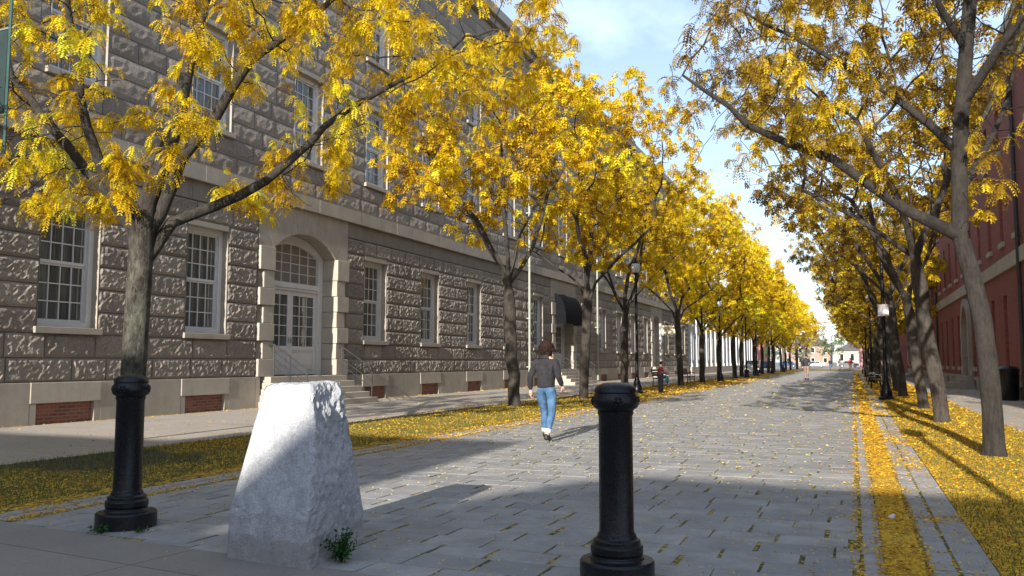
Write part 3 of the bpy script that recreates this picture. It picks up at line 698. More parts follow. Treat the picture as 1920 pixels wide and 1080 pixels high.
for a in arches:
    # round-arched stone entrance
    zs=2.9; A=[(a+1.15*math.cos(t),zs+1.15*math.sin(t)) for t in np.linspace(math.pi,0,15)]
    m=MB(); 
    for i in range(14):
        (p0,q0),(p1,q1)=A[i],A[i+1]; f=1.5/1.15
        o0=(a+(p0-a)*f,zs+(q0-zs)*f) ; o1=(a+(p1-a)*f,zs+(q1-zs)*f)
        m.prism([(p0,q0),(p1,q1),o1,o0],'x',RX-.16,RX+.5)
    m.build('entrance_arch',M['dress'],RB,world=True)
    for s_ in (-1,1):
        m=MB(); z=.6
        for k in range(5):
            y0,y1=sorted((a+s_*1.15,a+s_*1.52)); m.box(RX-.18+.02*(k%2),RX+.5,y0,y1,z+.004,z+.456)
            z+=.46
        y0,y1=sorted((a+s_*1.525,a+s_*2.1)); m.box(RX-.14,RX-.01,y0,y1,.62,1.1); m.build('entrance_pier',M['dress'],RB,world=True,bevel=.01)
    m=MB(); 
    for i in range(14):
        (p0,q0),(p1,q1)=A[i],A[i+1]; f=1.5/1.15; o0=(a+(p0-a)*f,zs+(q0-zs)*f) ; o1=(a+(p1-a)*f,zs+(q1-zs)*f)
        m.prism([o0,o1,(o1[0],4.36),(o0[0],4.36)],'x',RX,RX+.3)
    m.build('arch_spandrel',M['rbrick'],RB,world=True)
    m=MB(); m.box(RX+.42,RX+.47,a-1.2,a+1.2,.6,4.2); dr=m.build('entrance_door',M['awn'],RB,world=True)
    m=MB(); m.box(RX+.41,RX+.419,a-.9,a-.1,1.6,2.8); m.box(RX+.41,RX+.419,a+.1,a+.9,1.6,2.8); m.build('door_pane',M['glassd'],dr,world=True)
    m=MB()
    for k in range(4): m.box(RX-.3-.32*(3-k),RX+.42,a-2.0,a+2.0,-.05 if k==0 else .15*k+.001,.15*(k+1))
    m.build('doorstep',M['dress'],RB,world=True)
for yy in (32.4,62.7):
    m=MB(); m.tube([(RX-.1,yy,.2),(RX-.1,yy,11.2)],.07,8); m.build('downpipe',M['dpipe'],RB,world=True,smooth=R(40))
# further right: sunlit brick building and pink one, and far buildings
def far_building(name,label,x0,x1,y0,y1,h,mat,fl,nwx,nwy,roof='flat',face=-1,roofm='roof',side=-1):
    r=empty(name,((x0+x1)/2,y0,0)); tag(r,label,'building'); m=MB(); m.box(x0,x1,y0,y1,-.1,h); m.build('wall',M[mat],r,world=True)
    if roof=='flat': m=MB(); m.box(x0-.3,x1+.3,y0-.3,y1+.3,h+.002,h+.45); m.build('roof',M['cornice'],r,world=True)
    else: m=MB(); m.prism([(x0-.4,h+.002),(x1+.4,h+.002),((x0+x1)/2,h+(x1-x0)*.3)],'y',y0-.4,y1+.4); m.build('roof',M[roofm],r,world=True)
    fh=h/fl; ptm=None; k=0
    for f in range(fl):
        for i in range(nwx):
            xc=x0+(x1-x0)*(i+.5)/nwx; q=MB(); q.box(xc-.55,xc+.55,y0-.06,y0-.001,f*fh+fh*.3,f*fh+fh*.82); wd=q.build('window',M['white'],r,world=True); q=MB(); q.box(xc-.45,xc+.45,y0-.075,y0-.061,f*fh+fh*.34,f*fh+fh*.78); q.build('pane',M['glassd'],wd,world=True)
        for i in range(nwy):
            yc=y0+(y1-y0)*(i+.5)/nwy; xs=x0 if side<0 else x1; q=MB()
            q.box(*sorted((xs+side*.001,xs+side*.06)),yc-.5,yc+.5,f*fh+fh*.3,f*fh+fh*.82); wd=q.build('window',M['white'],r,world=True); q=MB(); q.box(*sorted((xs+side*.061,xs+side*.075)),yc-.42,yc+.42,f*fh+fh*.34,f*fh+fh*.78); q.build('pane',M['glassd'],wd,world=True)
    return r
far_building('brick_house','sunlit orange brick building behind the end of the long brick building',4.6,22,108,140,9.5,'obrick',3,5,9)
far_building('brick_house','low pink brick building at the far right end of the path',1.2,14,172,190,6.6,'pbrick',2,4,5)
far_building('tan_house','gabled tan house far behind the crossing at the end of the street',-20,-6,272,286,6,'tanb',2,4,0,'gable')
far_building('white_house','low white building far away at the end of the street',-4.5,4,266,280,4.5,'cornice',1,3,0,'gable')
far_building('brick_house','red brick shop far left of the crossing',-46,-24,256,275,8,'obrick',2,5,0)
tw=empty('grey_tower',(-24,190,0)); tag(tw,'slender grey tower rising above the distant yellow trees on the left','tower')
m=MB(); m.box(-26,-22,188,192,0,27); m.build('shaft',M['bluegrey'],tw,world=True)
m=MB(); m.box(-26.5,-21.5,187.5,192.5,27.002,28); m.box(-25.6,-22.4,188.4,191.6,28.002,32); m.prism([(-25.9,32.01),(-22.1,32.01),(-24,35.5)],'y',188.2,191.8); m.build('belfry',M['bluegrey'],tw,world=True)
# building across the street behind the camera: roofline shaped to throw the foreground shade
BB=empty('shade_row_building',(0,-24,0)); tag(BB,'unseen brick row building behind the viewer with a roofline shaped to shade the foreground','building')
def hgt(x): pass
m=MB()
prof=[(-34,0),(-34,11.5),(-9,11.5),(-9,12.2),(-3.5,12.2),(-3.5,9.35),(-2.8,9.6),(-2.2,10.1),(-1.6,10.63),(-.9,10.95),(3,10.8),(6,10.9),(16,10.9),(16,0)]
m.prism(prof,'y',-34,-20); m.build('wall',M['rbrick'],BB,world=True)
for f in range(3):
    for i in range(12):
        xc=-32+i*3.7; q=MB(); q.box(xc-.55,xc+.55,-19.999,-19.95,1.2+f*2.9,3+f*2.9); wd=q.build('window',M['white'],BB,world=True); q=MB(); q.box(xc-.45,xc+.45,-19.949,-19.93,1.3+f*2.9,2.9+f*2.9); q.build('pane',M['glassd'],wd,world=True)
# ------------------------------------------------------------------ trees
def colonize(seeds,att,step=.34,infl=2.6,kill=.55,maxit=90,grav=.0):
    P=[];par=[]
    for pl in seeds:
        start,pts=pl[:2]
        prev=start
        for p in pts:
            P.append(np.array(p,float)); par.append(prev); prev=len(P)-1
    A=att.copy(); P=list(P)
    Pn=np.array(P); d=np.linalg.norm(A[:,None]-Pn[None],axis=2); near=d.argmin(1); dist=d.min(1)
    for it in range(maxit):
        m=dist<infl
        if not m.any():
            infl*=1.5; m=dist<infl
            if infl>12: break
        new=[];npar=[]
        for i in np.unique(near[m]):
            s=A[m&(near==i)]-P[i]; s=s/np.linalg.norm(s,axis=1)[:,None]; v=s.mean(0)+rng.normal(0,.13,3); v[2]+=grav
            L=np.linalg.norm(v); 
            if L<.1: continue
            q=P[i]+v/L*step; new.append(q); npar.append(i)
        if not new: break
        N=np.array(new); d=np.linalg.norm(A[:,None]-N[None],axis=2); nm=d.min(1); ni=d.argmin(1)+len(P)
        better=nm<dist-1e-4
        if not better.any(): break
        near[better]=ni[better]; dist=np.minimum(dist,nm); P+=new; par+=npar
        keep=dist>kill; A=A[keep];near=near[keep];dist=dist[keep]
        if len(A)==0: break
    return np.array(P),np.array(par)
def tree_geo(seeds,att,rbase,thick=None,tip=.0055,power=2.3,**k):
    P,par=colonize(seeds,att,**k); n=len(P); ch=[[] for _ in range(n)]
    for i,p in enumerate(par):
        if p>=0: ch[p].append(i)
    r=np.zeros(n); cnt=np.zeros(n,int)
    for i in range(n-1,-1,-1):
        if not ch[i]: r[i]=tip**power; cnt[i]=1
        else: r[i]+=sum(r[c] for c in ch[i]); cnt[i]=sum(cnt[c] for c in ch[i])
    r=r**(1/power); r=r*(1+ (rbase/r[0]-1)*np.clip((r-tip)/(r[0]-tip),0,1)**1.15)
    r=np.maximum(r,tip); i0=0
    for sd_ in seeds:
        k=len(sd_[1])
        if len(sd_)>2:
            for j in range(k): r[i0+j]=sd_[2]*(1-j/(k-1))+sd_[3]*(j/(k-1))
        i0+=k
    m=MB(); heads=[(0,-1)]
    while heads:
        i,p=heads.pop(); pts=[];rr=[]
        if p>=0: pts.append(P[p]); rr.append(min(r[p],r[i]*1.25))
        while True:
            pts.append(P[i]); rr.append(r[i])
            if not ch[i]: break
            c=max(ch[i],key=lambda q:r[q]); heads+=[(q,i) for q in ch[i] if q!=c]; i=c
        if len(pts)<2: continue
        if p<0: q0,q1=pts[0],pts[1]; pts[1:1]=[q0+(q1-q0)*.12,q0+(q1-q0)*.4]; rr=[rr[0]*1.28,rr[0]*1.12,rr[0]*1.02]+rr[1:]
        big=max(rr); m.tube(pts,rr,12 if big>.08 else 6 if big>.025 else 4 if big>.012 else 3,cap=False)
    return P,par,r,cnt,ch,m
def cluster_template(nf,nl,fl,lw,seed,fan=1.0):
    g=np.random.default_rng(seed); V=[];T=[]
    for f in range(nf):
        az=g.uniform(0,2*np.pi); el=g.uniform(-.5,.7); L=fl*g.uniform(.7,1.2); p=np.zeros(3)+g.normal(0,.02,3)
        d=np.array([np.cos(az)*np.cos(el),np.sin(az)*np.cos(el),np.sin(el)])*fan
        side=np.array([-np.sin(az),np.cos(az),0]); tt=g.uniform(-.25,.25)
        for j in range(nl):
            d=d+np.array([0,0,-1.9/nl]); d/=np.linalg.norm(d); p2=p+d*L/nl
            ll=lw[0]*(1-.35*abs(j-nl*.4)/nl)
            for s in (-1,1):
                q=p+(p2-p)*.5; o=side*s*.85+d*.45+np.array([0,0,-.25+g.normal(0,.15)]); o/=np.linalg.norm(o); wv=np.cross(o,np.cross(side,d)); wv=d*lw[1]*.5
                V+= [q,q+o*ll*.5-wv,q+o*ll,q+o*ll*.5+wv]; T+=[tt]*4
            p=p2
    return np.array(V),np.array(T)
def foliage(P,r,cnt,ch,templ,per,thr,spread,keepf=None,scale=1,cut=-.28):
    sel=[i for i in range(len(P)) if cnt[i]<=thr]; V=[];T=[]
    for i in sel:
        base=noise.noise(Vector(P[i]*.55))*.55+.5
        if noise.noise(Vector(P[i]*1.0)+Vector((9,3,1)))<cut: continue
        for _ in range(per if rng.random()<.8 else per+1):
            tv,tt=templ[rng.integers(len(templ))]; a=rng.uniform(0,6.283); s=scale*rng.uniform(.7,1.25); c,q=np.cos(a),np.sin(a)
            Rm=np.array([[c,-q,0],[q,c,0],[0,0,1]])*s; o=P[i]+rng.normal(0,spread,3)
            if keepf is not None and not keepf(o): continue
            V.append(tv@Rm.T+o); T.append(np.clip(tt+base+rng.normal(0,.12),0,1))
    if not V: return None
    V=np.concatenate(V); return V,np.concatenate(T)
near_t=[cluster_template(7,7,.25,(.056,.028),s) for s in range(8)]
mid_t=[cluster_template(7,3,.27,(.105,.072),s+20) for s in range(8)]
far_t=[cluster_template(4,2,.30,(.13,.12),s+40) for s in range(6)]
def crown_att(n,c,rad,zmin,hole=.0,clump=True,seed=1):
    g=np.random.default_rng(seed); out=[]; c=np.array(c);rad=np.array(rad)
    nc=max(8,n//14); cc=[]
    while len(cc)<nc:
        u=g.normal(0,1,3);u/=np.linalg.norm(u);u*=g.uniform(.25,1)**.5; p=c+u*rad
        if p[2]>zmin: cc.append(p)
    while len(out)<n:
        k=cc[g.integers(nc)]; p=k+g.normal(0,.42,3)
        if p[2]>zmin-.2: out.append(p)
    return np.array(out)
def add_tree(name,loc,geo,leafV,leafT,bark,leaf,label,cat='tree',group=None,rz=0,scale=(1,1,1)):
    t=empty(name,loc,rz); tag(t,label,cat,group); t.scale=scale
    geo.build('trunk',bark,t,smooth=True)
    np_mesh('crown',leafV,np.arange(len(leafV)).reshape(-1,4),leaf,t,tone=leafT)
    return t
GL='honey locust trees in the row beside the granite building'; GR='honey locust trees in the row beside the red brick building'
# hero left tree, base (-9.1,9.4)
B1=np.array([-9.1,9.4,0]); W=lambda *a:[np.array(p)-B1 for p in a]
tr=W((-9.6,9.4,0),(-9.58,9.4,.6),(-9.55,9.4,1.3),(-9.54,9.4,2.0),(-9.53,9.4,2.7),(-9.52,9.4,3.1))
B1=np.array([-9.6,9.4,0]); tr=W((-9.6,9.4,0),(-9.6,9.4,.35),(-9.59,9.4,.9),(-9.57,9.4,1.5),(-9.55,9.4,2.1),(-9.53,9.4,2.65),(-9.52,9.4,3.05))
def dens(pts,st=.4):
    o=[pts[0]]
    for a,b in zip(pts,pts[1:]):
        n=max(1,int(np.linalg.norm(b-a)/st)); o+=[a+(b-a)*k/n+(rng.normal(0,.015,3) if k<n else 0) for k in range(1,n+1)]
    return o
limbs=[W((-9.75,9.4,3.46),(-10.69,9.4,4.2),(-11.4,9.3,4.95),(-12.1,9.2,5.75),(-12.5,9.2,6.6)),
 W((-9.5,9.45,3.6),(-9.36,9.6,4.3),(-9.3,9.8,4.9),(-9.3,10.0,5.9),(-9.2,10.2,7.0),(-9.1,10.3,8.6)),
 W((-9.39,9.6,3.47),(-9.13,9.7,4.28),(-8.7,9.9,4.9),(-8.3,10.2,5.85),(-7.4,10.6,6.6),(-6.6,11,7.6)),
 W((-9.3,9.75,3.35),(-8.9,10.2,3.65),(-8.2,10.5,4.05),(-7.75,10.9,4.65),(-7.85,11.5,5.12),(-6.96,11.8,5.7),(-6.48,13.0,6.56),(-6.1,13.1,6.95)),
 W((-9.7,9.1,3.5),(-9.9,8.7,4.6),(-9.9,8.3,6.2),(-9.7,8.1,7.6))]
seeds=[(-1,tr,.172,.168)]
for l,st,ra,rb_ in zip(limbs,(5,6,6,5,6),(.095,.13,.10,.085,.08),(.035,.03,.025,.02,.02)): seeds.append((st,dens(l),ra,rb_))
att=np.concatenate([crown_att(900,(.0,.7,6.6),(4.3,4.2,3.5),4.1,seed=3),crown_att(360,(3.6,3.4,6.8),(2.1,2.6,1.5),5.2,seed=5),crown_att(170,(-1.8,-.6,4.4),(1.7,1.6,.9),3.5,seed=6)])
P,par,r,cnt,ch,m=tree_geo(seeds,att,.172,step=.27,kill=.42)
LV,LT=foliage(P,r,cnt,ch,near_t,3,3,.11,cut=-.06,keepf=lambda o:o[0]<.9 or o[2]>3.35+(o[0]-.5)*.62)
add_tree('honey_locust_tree',B1,m,LV,LT,M['bark1'],M['leafL'],'nearest yellow honey locust with lichened trunk behind the left bollard','tree',GL)
# hero right tree
B2=np.array([1.77,13.57,0]); W2=lambda *a:[np.array(p)-B2 for p in a]
tr=W2((1.77,13.57,0),(1.77,13.57,.6),(1.75,13.57,1.2),(1.70,13.57,1.9),(1.60,13.57,2.5),(1.47,13.57,3.1),(1.49,13.6,3.7),(1.51,13.6,4.3),(1.58,13.6,5.0),(1.66,13.6,5.8),(1.75,13.6,6.6),(1.8,13.6,7.4))
limbs=[(5,W2((1.1,13.4,3.28),(.77,13.2,3.44),(.23,13.1,3.88),(-.18,12.9,4.2),(-.75,12.7,4.42),(-1.33,12.5,4.72),(-1.55,12.4,4.98),(-2.2,12.3,5.5))),
 (7,W2((1.2,13.9,4.8),(.6,14.2,5.5),(-.1,14.6,6.2),(-.9,14.9,6.9),(-1.6,15.2,7.5))),
 (8,W2((2.0,13.2,5.6),(2.6,12.8,6.4),(3.1,12.4,7.2))),(9,W2((1.2,12.9,6.4),(.6,12.1,7.1),(0,11.4,7.7))),
 (6,W2((1.9,14.2,4.4),(2.3,14.9,5.2),(2.6,15.4,6.2)))]
seeds=[(-1,tr,.136,.09)]+[(i,dens(l),ra,.02) for (i,l),ra in zip(limbs,(.085,.06,.06,.05,.05))]
att=np.concatenate([crown_att(950,(-.9,-.2,7.4),(3.6,4.2,2.7),4.7,seed=13),crown_att(200,(-3.1,-.6,5.6),(1.6,1.8,1.0),4.4,seed=14),crown_att(60,(1.2,-.4,4.6),(.9,1.5,.9),3.6,seed=15)])
P,par,r,cnt,ch,m=tree_geo(seeds,att,.136,step=.27,kill=.42)
LV,LT=foliage(P,r,cnt,ch,near_t,2,2,.12,cut=-.10,keepf=lambda o:o[0]<.15 or o[2]>6.2 or (o[0]<.9 and noise.noise(Vector(o)*1.1)>.22))
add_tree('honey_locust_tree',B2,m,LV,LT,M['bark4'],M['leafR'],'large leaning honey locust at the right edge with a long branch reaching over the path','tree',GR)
# generic variants
def variant(seed,h,rad,zf,lean,leaf,bark,templ,per,natt=900,rb=.17,thr=3,wide=0,zmin=3.4,xmax=99,cut=-.28):
    g=random.Random(seed); tr=[np.array((0,0,0.))]; z=0
    while z<zf: z+=.45; tr.append(np.array((lean[0]*z/zf+g.gauss(0,.02),lean[1]*z/zf+g.gauss(0,.02),z)))
    top=tr[-1]; nl=g.choice([4,5]); seeds=[(-1,tr)]; a0=g.uniform(0,6.28)
    for k in range(nl):
        a=a0+k*2*math.pi/nl+g.gauss(0,.2); p=top.copy(); pts=[]; el=g.uniform(.75,1.15)
        for j in range(g.choice([5,7,8])):
            el+=g.gauss(0,.10); a+=g.gauss(0,.12); p=p+np.array((math.cos(a)*math.cos(el),math.sin(a)*math.cos(el),math.sin(el)))*.45; pts.append(p)
        seeds.append((len(tr)-1-(k%2),pts))
    cz=(h+zmin)/2; att=crown_att(natt,(lean[0]*1.5,lean[1]*1.5,cz+.3),(rad,rad,(h-zmin)/2),zmin,seed=seed); att=att[att[:,0]<xmax]
    P,par,r,cnt,ch,m=tree_geo(seeds,att,rb,step=.36,kill=.5,tip=.008)
    LV,LT=foliage(P,r,cnt,ch,templ,per,thr,.17,cut=cut,keepf=(lambda o:o[0]<xmax+.1) if xmax<50 else None)
    return m,LV,LT
def mk(name,loc,v,bark,leaf,label,group,rz,s): return add_tree(name,loc,v[0],v[1],v[2],bark,leaf,label,'tree',group,rz,s)
vL=[variant(101,10.5,3.6,3.6,(-.2,.0),None,None,mid_t,3,900,.175,2,zmin=4.9,cut=-.15),variant(102,10.8,3.6,3.2,(.0,-.2),None,None,mid_t,3,950,.16,2,zmin=4.8,cut=-.2)]
vR=[variant(201,10.8,4.2,3.4,(-.35,.1),None,None,mid_t,2,950,.155,2,zmin=4.7,xmax=1.3,cut=-.10),variant(202,9.8,4.2,3.0,(-.3,.1),None,None,mid_t,2,900,.14,2,zmin=4.4,xmax=1.7,cut=-.10)]
vF=variant(301,11.3,4.3,3.0,(.1,0),None,None,far_t,4,620,.17,4,zmin=3.3)
protoL=[mk('honey_locust_tree',(-9.2,23.3,0),vL[0],M['bark2'],M['leafL'],'x',GL,.3,(1,1,1)),mk('honey_locust_tree',(-8.8,28.84,0),vL[1],M['bark2'],M['leafL'],'x',GL,1.1,(1,1,1.04))]
protoR=[mk('honey_locust_tree',(1.73,20.6,0),vR[0],M['bark3'],M['leafR'],'x',GR,0,(1,1,1)),mk('honey_locust_tree',(1.78,26.46,0),vR[1],M['bark3'],M['leafR'],'x',GR,.2,(1,1,1))]
fL=mk('honey_locust_tree',(-8.9,54,0),vF,M['bark2'],M['leafL'],'x',GL,.3,(1,1,1)); fR=copy_tree(fL); fR['group']=GR
for c in fR.children:
    c.data=c.data.copy(); c.data.materials.clear(); c.data.materials.append(M['leafR'] if c.name.startswith('crown') else M['bark2'])
for y_,px,k,rz in ((35.0,1.67,0,-.35),(42.0,1.75,1,.3),(49.5,1.7,0,.15)):
    o=copy_tree(protoR[k]); o.location=(px,y_,0); o.rotation_euler.z=rz; s=random.uniform(.92,1.05); o.scale=(s,s,s*random.uniform(.95,1.05))
for y_,px,k,rz in ((36.5,-9.3,0,2.4),(46.5,-8.7,1,3.9)):
    o=copy_tree(protoL[k]); o.location=(px,y_,0); o.rotation_euler.z=rz; s=random.uniform(.95,1.05); o.scale=(s,s,s)
yl=[54,62,69.5,77,85,93,101,109,118,128,139,151]; yr=[57,64.5,72,80,88,96,104,112,120,130,141,153]
for i,y_ in enumerate(yl):
    o=fL if i==0 else copy_tree(fL); o.location=(-8.9+random.uniform(-.2,.2),y_,0); o.rotation_euler.z=random.uniform(0,6); s=random.uniform(.9,1.06); o.scale=(s,s,s)
for i,y_ in enumerate(yr):
    o=fR if i==0 else copy_tree(fR); o.location=(1.75+random.uniform(-.2,.2),y_,0); o.rotation_euler.z=random.uniform(0,6); s=random.uniform(.86,1.0); o.scale=(s,s,s)
for grp,txt in ((GL,'beside the granite building'),(GR,'beside the red brick building')):
    L=sorted([o for o in sc.objects if o.get('group')==grp and o.get('category')=='tree'],key=lambda o:o.location.y)
    for i,o in enumerate(L):
        if o['label']=='x': o['label']=f'{ORD[i]} autumn honey locust from the front in the row {txt}'
# distant trees
vO=variant(401,11,4.5,3,(0,0),None,None,far_t,1,420,.2,3,zmin=3)
fo=mk('bare_tree',(-9.5,164,0),vO,M['bark3'],M['leafO'],'thin russet half-bare tree at the far left end of the path',None,0,(1,1,1)); 
o=copy_tree(fo); o.location=(-8.6,178,0); o.rotation_euler.z=2; o.scale=(1.1,1.1,1.15); o['label']='taller russet half-bare tree behind the parked cars at the end of the path'
vG=variant(402,10,3.6,2,(0,0),None,None,far_t,3,380,.2,4,zmin=1.6)
fg=mk('green_tree',(-4.6,205,0),vG,M['bark3'],M['leafG'],'green tree at the far end of the street beside the pink building',None,0,(1,1,1.05))
for i,(x,y_,s) in enumerate(((-12,224,.8),(4,226,.9),(-28,220,1.1),(-19,226,.8))):
    o=copy_tree(fg); o.location=(x,y_,0); o.rotation_euler.z=i*1.7; o.scale=(s,s,s*.85); o['label']=['small green tree in front of the tan gabled house','green tree beside the low white building far away','large green tree left of the far crossing','small green tree between the far shop and the tan house'][i]
# ------------------------------------------------------------------ bollards
def bollard(loc,label,s=1):
    t=empty('bollard',loc); tag(t,label,'bollard','black iron bollards in the foreground'); t.scale=(s,s,s)
    m=MB(); m.lathe([(.222,0),(.224,.015),(.224,.105),(.216,.118),(.165,.124),(.160,.135),(.152,.140),(.152,.150),(.158,.158),(.158,.198),(.150,.206),(.142,.209),(.142,.232),(.132,.240),(.122,.244),(.115,.27)],40); m.build('base',M['black'],t,smooth=R(28),bevel=.003)
    m=MB(); m.lathe([(.112,.268),(.105,.285),(.1035,.97),(.110,.985),(.110,.995),(.104,1.0)],32,flute=.025,fl=(.28,.98)); m.build('shaft',M['black'],t,smooth=R(50))
    m=MB(); m.lathe([(.105,.995),(.112,1.008),(.134,1.022),(.142,1.05),(.140,1.08),(.126,1.10),(.124,1.108),(.129,1.115),(.125,1.135),(.108,1.155),(.07,1.170),(.02,1.174)],32); cp=m.build('cap',M['black'],t,smooth=R(45))
    for k in range(4):
        m=MB(); a=R(-68)+k*math.pi/2; c=Vector((.139*math.cos(a),.147*math.sin(a),1.062)); tan=Vector((-math.sin(a),math.cos(a),0)); nr=Vector((math.cos(a),math.sin(a),0))
        m.sphere(c,.013,8,5)
        for j in range(6):
            b=j*math.pi/3; m.sphere(c+tan*.022*math.cos(b)+Vector((0,0,.022*math.sin(b)))-nr*.002,(.009,.009,.009),6,4)
        m.add([tuple(c+tan*.03*math.cos(j*math.pi/4)+Vector((0,0,.03*math.sin(j*math.pi/4)))-nr*.012) for j in range(8)]+[tuple(c+tan*.024*math.cos(j*math.pi/4)+Vector((0,0,.024*math.sin(j*math.pi/4)))) for j in range(8)],[(j,(j+1)%8,(j+1)%8+8,j+8) for j in range(8)]+[tuple(range(8,16))])
        m.build('rosette',M['black'],cp,smooth=True)
    return t
bollard((-1.36,5.12,0),'black iron bollard with round cap standing right of the granite block')
bollard((-5.40,5.28,0),'black iron bollard in front of the nearest tree trunk, left of the granite block',1.02)
# ------------------------------------------------------------------ granite block
def granite_block():
    t=NT('silver_granite'); v=t.coord(); n=t.noise(v,3.5,7,.75); n2=t.noise(v,14,8,.85); n3=t.noise(v,150,2)
    col=t.ramp(n,[(.3,(.48,.50,.54)),(.5,(.68,.70,.73)),(.7,(.77,.78,.79))])
    col=t.mix(t.ramp(n2,[(.38,(.6,.6,.6)),(.56,(0,0,0))]),col,(.42,.44,.47)); col=t.mix(t.ramp(n3,[(.4,(.6,.6,.6)),(.52,(0,0,0))]),col,(.26,.27,.29)); sz=t.node('ShaderNodeSeparateXYZ'); t.l.new(v,sz.inputs[0]); col=t.mix(t.ramp(t.math('SUBTRACT',sz.outputs['Z'],t.math('MULTIPLY',n,.30)),[(-.16,(.6,.6,.6)),(-.04,(0,0,0))]),col,(.36,.34,.31)); col=t.mix(t.ramp(t.noise(t.coord(scale=(1,1,.3)),5,6,.8),[(.52,(0,0,0)),(.75,(.55,.55,.55))]),col,(.42,.42,.42))
    t.bump(t.math('ADD',n2,t.math('MULTIPLY',n3,.4)),.8,.03); mat=t.done(col,.75)
    base=[Vector((-3.93,4.70,0)),Vector((-3.21,4.60,0)),Vector((-3.33,5.46,0)),Vector((-4.0,5.56,0))]
    c=sum(base,Vector())/4
    top=[Vector((-3.86,4.97,1.125)),Vector((-3.42,4.90,1.15)),Vector((-3.41,5.26,1.15)),Vector((-3.85,5.31,1.13))]
    mid=[c+(b-c)*.975+Vector((0,0,.30)) for b in base]; mid2=[m_+(t_-m_)*.0+(c-m_)*.016+Vector((0,0,.03+.30-m_.z)) for m_,t_ in zip(mid,top)]
    prof=[(0,base),(.30,mid),(.335,mid2),(1.14,top)]
    zs=[0,.03,.06,.09,.12,.15,.18,.21,.24,.27,.29,.31,.335]+list(np.linspace(.355,1.14,60)); nu=40
    V=[];F=[]; ring=4*nu
    for z in zs:
        k=0
        while k<2 and z>prof[k+1][0]: k+=1
        f=(z-prof[k][0])/(prof[k+1][0]-prof[k][0]); cor=[a.lerp(b,f) for a,b in zip(prof[k][1],prof[k+1][1])]
        for s in range(4):
            a,b=cor[s],cor[(s+1)%4]; nrm=(b-a).cross(Vector((0,0,1))).normalized()
            for i in range(nu):
                u=i/nu; p=a.lerp(b,u); e=min(u,1-u)*(b-a).length
                rough=[.011,.030,.02,.03][s]
                q=Vector((p.x*6.5,p.y*6.5,p.z*3.4+s*7))
                h=noise.fractal(q,1,2.1,5)*rough+noise.fractal(q*5,1,2,3)*rough*.35
                if s==1: h+=abs(noise.noise(q*2.6))*.022+noise.noise(q*9)*.006-.004
                h*=min(1,e/.03+.12)
                h-=.010*max(0,1-e/.02)
                if z>1.1: h-=.012*(z-1.1)/.04
                h-=.009*math.exp(-((z-.31-.05*noise.noise(Vector((p.x*5,p.y*5,1))))/.012)**2)*(.4+noise.noise(q*2))
                V.append(p+nrm*h+Vector((0,0,noise.noise(q*2)*.012 if z>1.0 else 0)))
    n=len(zs)
    for j in range(n-1):
        for i in range(ring): F.append((j*ring+i,j*ring+(i+1)%ring,(j+1)*ring+(i+1)%ring,(j+1)*ring+i))
    # top cap as shrinking rings
    last=(n-1)*ring; cen=sum((V[last+i] for i in range(ring)),Vector())/ring
    for s_ in (.8,.55,.3,.08):
        b=len(V); pr=last if s_==.8 else b-ring
        for i in range(ring):
            p=cen.lerp(V[last+i],s_); p.z+=.012+noise.fractal(p*9,1,2,3)*.012; V.append(p)
        for i in range(ring): F.append((pr+i,pr+(i+1)%ring,b+(i+1)%ring,b+i))
    F.append(tuple(range(len(V)-ring,len(V))))
    m=MB(); L=Vector((-3.5,5.05,0)); m.add([v_-L for v_ in V],F); o=m.build('granite_block',mat); o.location=L
    tag(o,'rough pale grey granite block tapering to a flat top between the two bollards','stone block')
granite_block()
# weeds
def weed(name,loc,n,rad,h,label,ls=.03):
    g=np.random.default_rng(int(abs(loc[0])*100)); V=[];T=[]; m=MB()
    for k in range(n):
        a=g.uniform(0,6.28); rr=rad*g.uniform(.1,1); tip=Vector((math.cos(a)*rr,math.sin(a)*rr,h*g.uniform(.35,1)*(1-.3*rr/rad)))
        m.tube([(0,0,0),tip*.5+Vector((0,0,.02)),tip],[.003,.002,.001],3,cap=False)
        for j in range(9):
            f=g.uniform(.35,1.05); p=np.array(tip)*f+g.normal(0,.012,3); d=g.normal(0,1,3); d/=np.linalg.norm(d); e=np.cross(d,g.normal(0,1,3)); e/=np.linalg.norm(e); s=ls*g.uniform(.5,1.2)
            V+=[p,p+d*s*.5-e*s*.3,p+d*s,p+d*s*.5+e*s*.3]; T+=[g.random()]*4
    t=empty(name,loc); tag(t,label,'weed'); m.build('stems',M['weed'],t); np_mesh('leaves',np.maximum(V,[-9,-9,.003]),np.arange(len(V)).reshape(-1,4),M['weed'],t,tone=T)
weed('weed',(-3.13,4.86,0),46,.12,.23,'leafy dark green weed growing at the right foot of the granite block')
weed('weed',(-5.36,5.0,0),12,.13,.07,'small green weed at the foot of the left bollard',.025)
weed('weed',(-5.12,5.12,0),7,.08,.05,'tiny weed in the joint right of the left bollard base',.02)
# litter
m=MB(); 
for k in range(3): m.sphere((.008*k,.006*k,.018+.006*k),(.026-.004*k,.02,.016),7,5)
o=m.build('paper_scrap',M['signw']); L=Vector((.25,7.85,0)); o.location=L; tag(o,'small crumpled white paper lying on the leaf strip by the right edge of the path','litter')
